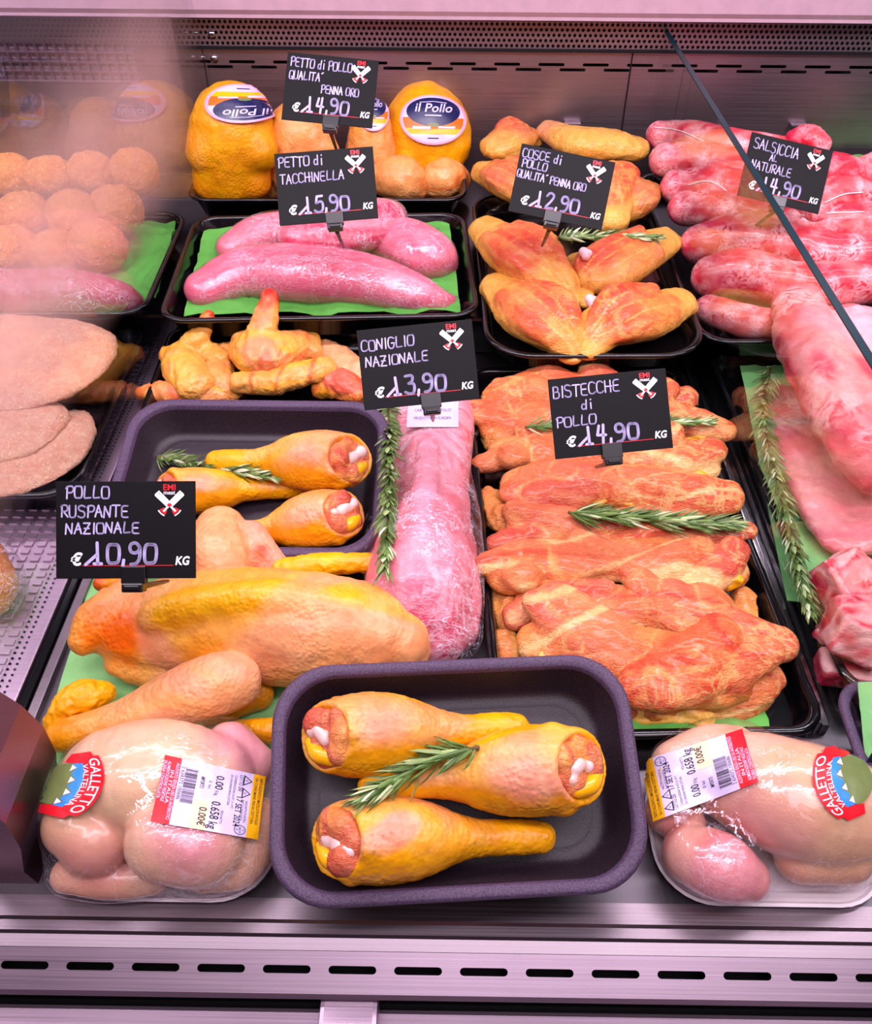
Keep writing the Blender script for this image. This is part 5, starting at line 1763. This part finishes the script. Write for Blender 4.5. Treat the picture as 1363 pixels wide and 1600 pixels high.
# ------------------------------------------------------------------ packed young chickens at the front edge
def pack_labels(root, tr, wl, gl):
    """the weight label and the red brand label stuck on the wrap"""
    f = Flat()
    W_ = 1.0
    f.rect(0, 0, 1, 1, 0, 0, 12, 12)
    f.rect(0, 0, 1, .17, 1, 1, 12, 3)
    f.rect(0, .885, 1, 1, 2, 1, 12, 2)
    f.rect(.56, .345, 1, .50, 4, 1, 4, 2)
    fnw = drape(*wl, tr, .06)
    lab_ = f.build('weight_label', [M['pale'], M['red'], M['yellow'], M['ink'], M['peach']], root, fnw, .05)
    f = Flat()
    rg = random.Random(3)
    x = .12
    while x < .64:                                              # bar code
        w_ = rg.choice([.004, .007, .012])
        f.rect(x, .225, x+w_, .345, 3, 1, 1, 2)
        x += w_+rg.choice([.005, .008, .012])
    f.build('barcode', [M['pale'], M['red'], M['yellow'], M['ink'], M['peach']], lab_, fnw, .05)
    f = Flat()
    f.text('2 634372 100686', .36, .185, .05, 3, 1, 0, 1, 'c', .5)
    f.text('IMPORTO', .2, .385, .055, 3, 1, .01, 1, 'l', .18)
    f.text('0.00€', .66, .42, .10, 3, 2, .012, 1, 'l', .28)
    f.text('0 lei', .24, .465, .045, 3, 1, 0, 1, 'l', .12)
    f.text('0.00', .14, .53, .11, 3, 1, .012, 1, 'l', .21)
    f.text('€/kg', .37, .535, .05, 3, 1, .0, 1, 'l', .08)
    f.text('0.658 kg', .54, .525, .12, 3, 1, .012, 1, 'l', .42)
    f.text('PESO NETTO', .66, .62, .035, 3, 1, 0, 1, 'l', .2)
    f.text('DA CONSUMARSI PREVIA COTTURA', .08, .665, .034, 3, 1, 0, 1, 'l', .48)
    f.text('CONSERVAZIONE DA 0°C A +4°C', .08, .705, .034, 3, 1, 0, 1, 'l', .52)
    f.text('LOTTO 250', .06, .755, .06, 3, 1, .005, 1, 'l', .25)
    f.text('17 SET 2024', .40, .75, .085, 3, 1, .012, 1, 'l', .46)
    for k in range(2):
        cx_ = .13+.2*k
        f.stroke([(cx_-.075, .80), (cx_+.075, .80), (cx_, .875), (cx_-.075, .80)], .011, 3, 1)
        f.text('PE', cx_, .815, .03, 3, 1, .0, 1, 'c')
    f.disc(.90, .82, .075, .055, 3, 1, n=24, inner=.88)
    f.text('IT', .90, .84, .03, 3, 1, 0, 1, 'c')
    f.text('060 M', .90, .81, .03, 3, 1, 0, 1, 'c', .09)
    f.text('CE', .90, .78, .03, 3, 1, 0, 1, 'c')
    f.text('VASCHETTA PLASTICA', .44, .84, .032, 3, 1, 0, 1, 'l', .34)
    f.text('RACCOLTA PLASTICA', .44, .805, .032, 3, 1, 0, 1, 'l', .32)
    for k, t in enumerate(('DA CONSUMARE PREVIA COTTURA', 'NATO ALLEVATO E MACELLATO IN ITALIA')):
        f.text(t, .06, .905+.045*k, .04, 3, 2, .004, 1, 'l', .72)
    for k, t in enumerate(('ALLEVATO SENZA USO DI ANTIBIOTICI', 'IN ITALIA', 'ALIMENTAZIONE VEGETALE', 'FILIERA CONTROLLATA')):
        f.text(t, .08 if k != 1 else .2, .130-.042*k, .046, 0, 2, .008, 1, 'l', (.85, .5, .6, .56)[k])
    f.build('printed_text', [M['pale'], M['red'], M['yellow'], M['ink'], M['peach']], lab_, fnw, .05)
    f = Flat()
    arc = lambda t, r0: (.5+(t-.5)*1.0, r0-.30*(2*t-1)**2)
    n = 16
    # pale outline, then the red ribbon
    for lo, hi, m, ex, ly in ((.50, 1.02, 0, .03, 0), (.53, .98, 1, 0, 1)):
        for i in range(n):
            t0, t1 = -ex+(1+2*ex)*i/n, -ex+(1+2*ex)*(i+1)/n
            for k in range(4):
                a, b = lo+(hi-lo)*k/4, lo+(hi-lo)*(k+1)/4
                f.poly([arc(t0, a), arc(t1, a), arc(t1, b), arc(t0, b)], m, ly)
    for sg in (0, 1):
        xx = (lambda v_: v_) if sg == 0 else (lambda v_: 1-v_)
        f.poly([(xx(-.10), .02), (xx(.10), -.02), (xx(.13), .30), (xx(0.0), .62), (xx(-.10), .50)], 0, 0.2)
        f.poly([(xx(-.08), .05), (xx(.08), .01), (xx(.12), .29), (xx(.01), .58), (xx(-.08), .47)], 1, 1.2)
    f.disc(.5, .08, .40, .42, 4, .5, n=28, rings=4)
    pk = [(.12, .18), (.2, .34), (.3, .26), (.42, .42), (.52, .30), (.64, .44), (.74, .28), (.82, .36), (.9, .2)]
    for a, b in zip(pk[:-1], pk[1:]):
        f.poly([(a[0], a[1]), (b[0], b[1]), (b[0], .52-.30*(2*b[0]-1)**2+.06), (a[0], .52-.30*(2*a[0]-1)**2+.06)], 3, 1.6)
    for a in ((.2, .28), (.42, .36), (.64, .38), (.82, .30)):
        f.poly([(a[0]-.06, a[1]-.07), (a[0]+.06, a[1]-.07), (a[0], a[1]+.04)], 2, 1.9)
    fng = drape(*gl, tr, .05)
    lab_ = f.build('brand_label', [M['clearlabel'], M['red'], M['white'], M['blue'], M['green']], root, fng, .06)
    f = Flat()
    f.text('GALLETTO', .5, .50, .30, 2, 3, .008, 1, 'c', .90, .215)
    f.text('VALTELLINA', .5, .415, .165, 2, 3, .004, 1, 'c', .72, .145)
    f.build('lettering', [M['clearlabel'], M['red'], M['white'], M['blue'], M['green']], lab_, fng, .06)

def galletto(label, chains, seed, paints, wl, gl, org, k=.004, film_off=.0014):
    root = thing('packed_chicken', label, 'packed chicken', org, 'packed young chickens at the front edge')
    s = Soft(k)
    for pts, c, fl in chains:
        s.chain([B(u, v, r_, .008, fl, d_) for u, v, r_, d_ in pts], hx(c, .1), fl, n=5)
    s.paint += paints(B)
    s.paint.append(streak(hx('#e8b8a4', .1), (1, .3, 0), 24, .35, .5, 2, seed))
    s.disp += [bump_noise(.0012, 30, seed), bump_noise(.0003, 150, seed)]
    soft_obj('chicken', s, M['skin_smooth'], 100, root)
    V, F, _ = s.mesh(80, film_off, .022)
    V = V+np.clip(0.0010*fbm(V*80, seed), -.0006, .0015)[:, None]*np.array([.2, -.5, .8])
    V[:, 2] = np.maximum(V[:, 2], .0022)
    mk('food_wrap', V, F, M['film_soft'], root)
    tr = BVHTree.FromPolygons([tuple(v) for v in V], [tuple(int(i) for i in f) for f in F])
    SOLID.append(tr)
    # shallow white tray under the bird
    lo, hi = V.min(0), V.max(0)
    c = (lo+hi)/2
    W_, D_ = (hi-lo)[0]*.90, (hi-lo)[1]*.80
    lay = [(.010, .0006), (.001, .006), (0, .0075), (.002, .008), (.004, .006), (.012, .0022)]
    VV, FF = [], []
    for ins, z in lay:
        VV += [(c[0]+p[0], c[1]+p[1]-.004, z) for p in rrect(W_-2*ins, D_-2*ins, .035-ins)]
    nn = len(VV)//len(lay)
    for i in range(len(lay)-1):
        FF += [(i*nn+j, i*nn+(j+1) % nn, (i+1)*nn+(j+1) % nn, (i+1)*nn+j) for j in range(nn)]
    FF.append(tuple((len(lay)-1)*nn+j for j in range(nn)))
    FF.append(tuple(range(nn-1, -1, -1)))
    mk('white_tray', VV, FF, M['white_tray'], root, smooth=False)
    pack_labels(root, tr, wl, gl)
    return root
galletto('packed young chicken at the left end of the front edge',
         [([(175, 1222, 84, .0), (250, 1215, 92, .004), (320, 1222, 78, .0)], '#dfb892', .95),
          ([(118, 1290, 50, .012), (150, 1310, 58, .004)], '#dab088', 1),
          ([(262, 1312, 66, .012), (310, 1318, 66, .010), (350, 1322, 44, .006)], '#dcae90', 1),
          ([(358, 1168, 40, .010), (395, 1196, 36, .004)], '#dfac9c', 1),
          ([(105, 1368, 26, .002), (170, 1378, 25, .0), (240, 1372, 26, .0)], '#d8a684', 1),
          ([(320, 1362, 32, .0), (375, 1350, 36, .0), (400, 1290, 44, .002)], '#dca88c', 1)],
         201, lambda B_: [spot(B_(296, 1296, 20, .008, 1, .06), .024, hx('#d0848c', .2), .8, .3, 60, 3), spot(B_(150, 1340, 20, .008, 1, .02), .024, hx('#cc8a7c', .2), .9, .3, 60, 5), spot(B_(365, 1172, 20, .008, 1, .03), .026, hx('#d8929c', .2), .9, .3, 60, 6)],
         ((414, 1214), (402, 1312), (258, 1180), (236, 1284)), ((178, 1178), (148, 1282), (106, 1186), (60, 1262)), P(235, 1290, 0.0))
galletto('packed young chicken at the right end of the front edge',
         [([(1150, 1215, 74, .0), (1230, 1245, 92, .004), (1300, 1262, 88, .0), (1335, 1275, 66, .0)], '#dcae88', .95),
          ([(1060, 1200, 44, .008), (1110, 1180, 46, .008), (1150, 1170, 36, .010)], '#e0b296', 1),
          ([(1080, 1335, 46, .0), (1125, 1352, 52, .004), (1165, 1370, 38, .004)], '#d89c8a', 1),
          ([(1040, 1270, 34, .002), (1070, 1290, 34, .002)], '#d49a82', 1),
          ([(1250, 1340, 40, .0), (1320, 1335, 44, .0)], '#d8a07c', 1)],
         202, lambda B_: [spot(B_(1120, 1350, 20, .008, 1, .04), .05, hx('#d4868c', .2), .9, .25, 60, 3), spot(B_(1080, 1285, 16, .008, 1, .03), .018, hx('#b85a50', .4), .9, .3, 90, 5)],
         ((1022, 1284), (1003, 1190), (1186, 1222), (1160, 1140)), ((1290, 1288), (1254, 1182), (1352, 1262), (1326, 1172)), P(1190, 1290, 0.0))

# ------------------------------------------------------------------ pork behind the clear glass
def pork(name, label, chains, seed, col='#d6707a', fl=.7, lift=0, k=.008, paints=(), res=60, base=None, group='cuts of pork'):
    s = Soft(k)
    for ch in chains:
        s.chain([B(u, v, r_, base or zf_pork, fl, lift) for u, v, r_ in ch], hx(col, 1), fl, n=5)
    s.paint += list(paints)
    s.disp += [bump_noise(.0040, 42, seed), wrinkle(.0012, 60, (.3, -1, 0), 2.5, seed), bump_noise(.0012, 140, seed+1)]
    return tag(soft_obj(name, s, M['pork'], res), label, 'meat', group)
pork('pork_shoulder', 'big marbled pork joint leaning against the clear glass divider', [[(1245, 470, 38), (1270, 540, 54), (1310, 610, 62), (1350, 690, 60), (1375, 740, 40)], [(1340, 520, 50), (1400, 640, 60)]], 301, lift=.050, fl=.75, res=84,
     paints=[streak(hx('#eeb0ac', .4), (.3, -1, 0), 30, .3, .85, 3, 4), spot(B(1340, 505, 10, zf_pork, 1, .09), .045, hx('#eeb8c0', .1), .8, .3, 50, 2), streak(hx('#b8384c', 1), (.2, -1, .2), 45, .16, .7, 3, 9)])
pork('rib_rack', 'flat slab of pork ribs beside the long rosemary sprig', [[(1222, 620, 26), (1245, 690, 44), (1285, 770, 50), (1320, 840, 40)], [(1290, 640, 50), (1350, 740, 60), (1370, 830, 50)]]+[[(1214+14*k, 640+32*k, 11), (1270+12*k, 622+32*k, 16), (1340+8*k, 612+32*k, 14)] for k in range(6)], 302, k=.006, fl=.40, lift=.012, res=84, col='#da848c',
     paints=[facing(hx('#e8a0a4', .3), .7, .2, None, .5, 30, 3), streak(hx('#cf6a74', 1), (.35, -1, 0), 35, .25, .6, 6, 5)])
for i, (bl, lab, cc) in enumerate([([(1322, 912, 44, 34, (15, 12, 22), .012)], 'pork chunk at the foot of the rib slab, touching the rosemary tip', '#d05868'),
                                   ([(1338, 992, 46, 40, (-28, 16, -18), .016)], 'pork chunk with a pale fat face in front of the others', '#d46070'),
                                   ([(1292, 988, 22, 12, (10, 0, 35), .018)], 'small pork offcut sticking out to the left of the chunks', '#d05868'),
                                   ([(1325, 1050, 46, 24, (0, 8, -10), .0)], 'dark red pork chunk at the bottom of the heap', '#bc3c50')]):
    s = Soft(.004)
    for u, v, w_, h_, rot, dz in bl:
        b = B(u, v, h_, zf_pork, 1, dz)
        hw, hh = w_*depth_of(b[:3])/FPX, b[3]
        s.block(b, (hw, hh*1.15, hh*.8), rot, .0045, hx(cc, 1))
        s.block((b[0]+hw*.2, b[1]+hh*.6, b[2]+hh*.15), (hw*.8, hh*.8, hh*.8), (rot[0]+14, rot[1]-10, rot[2]+25), .005, hx(cc, 1))
    s.paint += [facing(hx('#eec0c0', .2), .72, .2, (.1, -.75, .6) if i == 1 else (-.4, .2, 1), .5, 50, i), streak(hx('#f0b8b8', .2), (1, .3, 0), 50, .2, .8, 2, i)]
    s.disp += [bump_noise(.0028, 50, 320+i), bump_noise(.0009, 150, 330+i)]
    tag(soft_obj('pork_chunk', s, M['pork'], 50), lab, 'meat', 'pork chunks')

# ------------------------------------------------------------------ breaded meat behind the misted glass
balls = [(18, 276, 34, 0), (78, 278, 34, 0), (142, 272, 34, 0), (210, 268, 34, 0), (-38, 330, 36, 1), (40, 338, 37, 1), (117, 338, 40, 1), (182, 328, 38, 1), (-50, 392, 38, 2), (22, 392, 38, 2), (86, 396, 36, 2), (152, 384, 40, 2)]
for i, (u, v, r_, row) in enumerate(balls):
    s = Soft(.003)
    b = B(u, v, r_*1.12, .066+.012*(2-row), .85)
    s.chain([b], hx('#e6a874', .2), .88)
    s.disp += [bump_noise(.0026, 50, 400+i), bump_noise(.0018, 240, 420+i, 2)]
    nth = ('back', 'middle', 'front')[row]
    xs = sorted(q[0] for q in balls if q[3] == row)
    k = xs.index(u)
    which = ('first', 'second', 'third', 'fourth')[len(xs)-1-k]
    tag(soft_obj('breaded_ball', s, M['crumb'], 34), 'breaded meatball behind the misted glass, %s row, %s from the glass' % (nth, which), 'meatball', 'breaded meatballs')
root = thing('wrapped_meat', 'dark pink wrapped meat in front of the breaded meatballs', 'meat', P(60, 470, .06))
s = Soft(.006)
s.chain([B(-120, 462, 36, .055), B(0, 460, 38, .055), B(110, 458, 38, .055), B(180, 466, 28, .055), B(208, 470, 16, .055)], hx('#b0606c', .5), n=4)
s.disp.append(bump_noise(.002, 40, 3))
soft_obj('meat', s, M['turkey'], 56, root)
V, F, _ = s.mesh(44, .0014, .02)
mk('food_wrap', V, F, M['film'], root)
for i, (pts, zz, lab) in enumerate([([(-60, 560, 110), (40, 566, 112), (96, 556, 84), (146, 536, 34)], .058, 'large breaded cutlet on top of the stack behind the misted glass'),
                                    ([(-60, 660, 70), (10, 668, 76), (56, 660, 50)], .045, 'second breaded cutlet of the stack, half covered by the top one'),
                                    ([(-60, 705, 86), (30, 706, 92), (84, 686, 62), (118, 656, 24)], .032, 'lowest breaded cutlet of the stack behind the misted glass')]):
    s = Soft(.004)
    s.chain([B(u, v, r_, zz, .16) for u, v, r_ in pts], hx('#ecc0a8', .2), .16, (0, -.12, 1), n=5)
    s.disp += [bump_noise(.0034, 26, 450+i), bump_noise(.0012, 90, 455+i), bump_noise(.0010, 330, 460+i, 2)]
    tag(soft_obj('breaded_cutlet', s, M['crumb'], 76), lab, 'breaded cutlet', 'stacked breaded cutlets')
root = thing('meat_pack', 'orange meat in clear film at the left edge below the cutlets', 'packed meat', P(-10, 900, .006))
s = Soft(.005)
s.chain([B(-30, 880, 40, .006), B(-8, 910, 34, .006), B(-6, 940, 22, .006)], hx('#d88a4c', .6), n=4)
s.disp.append(bump_noise(.002, 60, 3))
soft_obj('meat', s, M['meat'], 44, root)
V, F, _ = s.mesh(40, .006, .02)
V = V+.002*fbm(V*60, 4)[:, None]*np.array([1, 0, .5])
mk('food_wrap', V, F, M['film'], root)

# ------------------------------------------------------------------ rosemary
rosemary('small rosemary sprig laid across the fanned chicken legs below the sign', [(872, 376), (910, 374), (950, 373), (990, 372), (1024, 377)], .018, 150, 1, .005)
rosemary('rosemary sprig across the upper foam tray of drumsticks', [(246, 718), (290, 730), (340, 740), (400, 746), (430, 750)], .021, 170, 2, .005)
rosemary('thick rosemary sprig hanging down the wrapped rabbit', [(607, 640), (605, 700), (612, 760), (612, 820), (602, 900)], .022, 260, 3, .008, thick=.0016)
rosemary('rosemary sprig across the rear fillets, half hidden by the sign', [(820, 672), (880, 668), (960, 664), (1060, 662), (1106, 664)], .018, 180, 4, .005)
rosemary('rosemary sprig across the middle of the fillets', [(886, 806), (940, 812), (1000, 818), (1060, 822), (1136, 824)], .024, 260, 5, .006)
rosemary('rosemary sprig between the drumsticks of the front foam tray', [(748, 1170), (700, 1180), (660, 1190), (610, 1215), (572, 1250)], .021, 130, 6, .004)
rosemary('long rosemary sprig behind the clear glass beside the ribs', [(1202, 580), (1190, 650), (1208, 740), (1230, 830), (1246, 900), (1262, 960)], .022, 380, 7, .005, zs=[.046, .044, .042, .04, .04, .04], thick=.0014)

# ------------------------------------------------------------------ price signs: (text, x, y, height, slope, narrowness)
price_sign('black price sign reading pollo ruspante nazionale, above the plucked chicken', (80, 753), (298, 752), (96, 904), .088,
           [('POLLO', 7, 58, 8.6, .0, .098), ('RUSPANTE', 3.5, 44.3, 8.2, .0, .098), ('NAZIONALE', 7, 32.5, 7.6, .005, .108)], '10,90', .56, 1)
price_sign('black price sign reading coniglio nazionale, at the head of the rabbit', (555, 517), (735, 499), (572, 641), .086,
           [('CONIGLIO', 2.5, 51, 9.2, .03, .094), ('NAZIONALE', 5, 37, 8.6, .02, .098)], '13,90', .58, 2)
price_sign('black price sign reading bistecche di pollo, standing in the fillets', (859, 593), (1043, 575), (865, 718), .086,
           [('BISTECCHE', 3, 53, 10, .02, .088), ('di', 26, 41, 8, .0, .11), ('POLLO', 3.5, 27, 8.6, .02, .105)], '14,90', .48, 3)
price_sign('purplish price sign reading cosce di pollo, standing in the chicken legs', (815, 224), (961, 254), (795, 330), .090,
           [('COSCE di', 3, 57, 8.8, -.01, .088), ('POLLO', 4, 47, 8, -.02, .090), ('QUALITA\' PENNA ORO', 1.5, 36, 7.6, -.02, .078)], '12,90', .47, 4)
price_sign('purplish price sign reading petto di tacchinella, above the turkey breast', (428, 241), (582, 229), (438, 353), .092,
           [('PETTO di', 3, 56, 9.4, .0, .090), ('TACCHINELLA', 4, 40, 9, .01, .090)], '15,90', .56, 5)
price_sign('purplish price sign reading petto di pollo qualità penna oro, in front of the whole breasts', (447, 81), (589, 95), (443, 187), .094,
           [('PETTO di POLLO', 4, 56, 9, -.02, .078), ('QUALITA\'', 4, 43, 8.4, -.01, .082), ('PENNA ORO', 40, 31, 8, -.01, .080)], '14,90', .54, 6)
price_sign('purplish price sign reading salsiccia al naturale, partly behind the glass on the sausages', (1174, 206), (1301, 236), (1153, 305), .088,
           [('SALSICCIA', 6, 54, 11, -.03, .082), ('AL', 28, 44, 7, .0, .088), ('NATURALE', 8, 32, 9, -.02, .090)], '14,90', .5, 7)
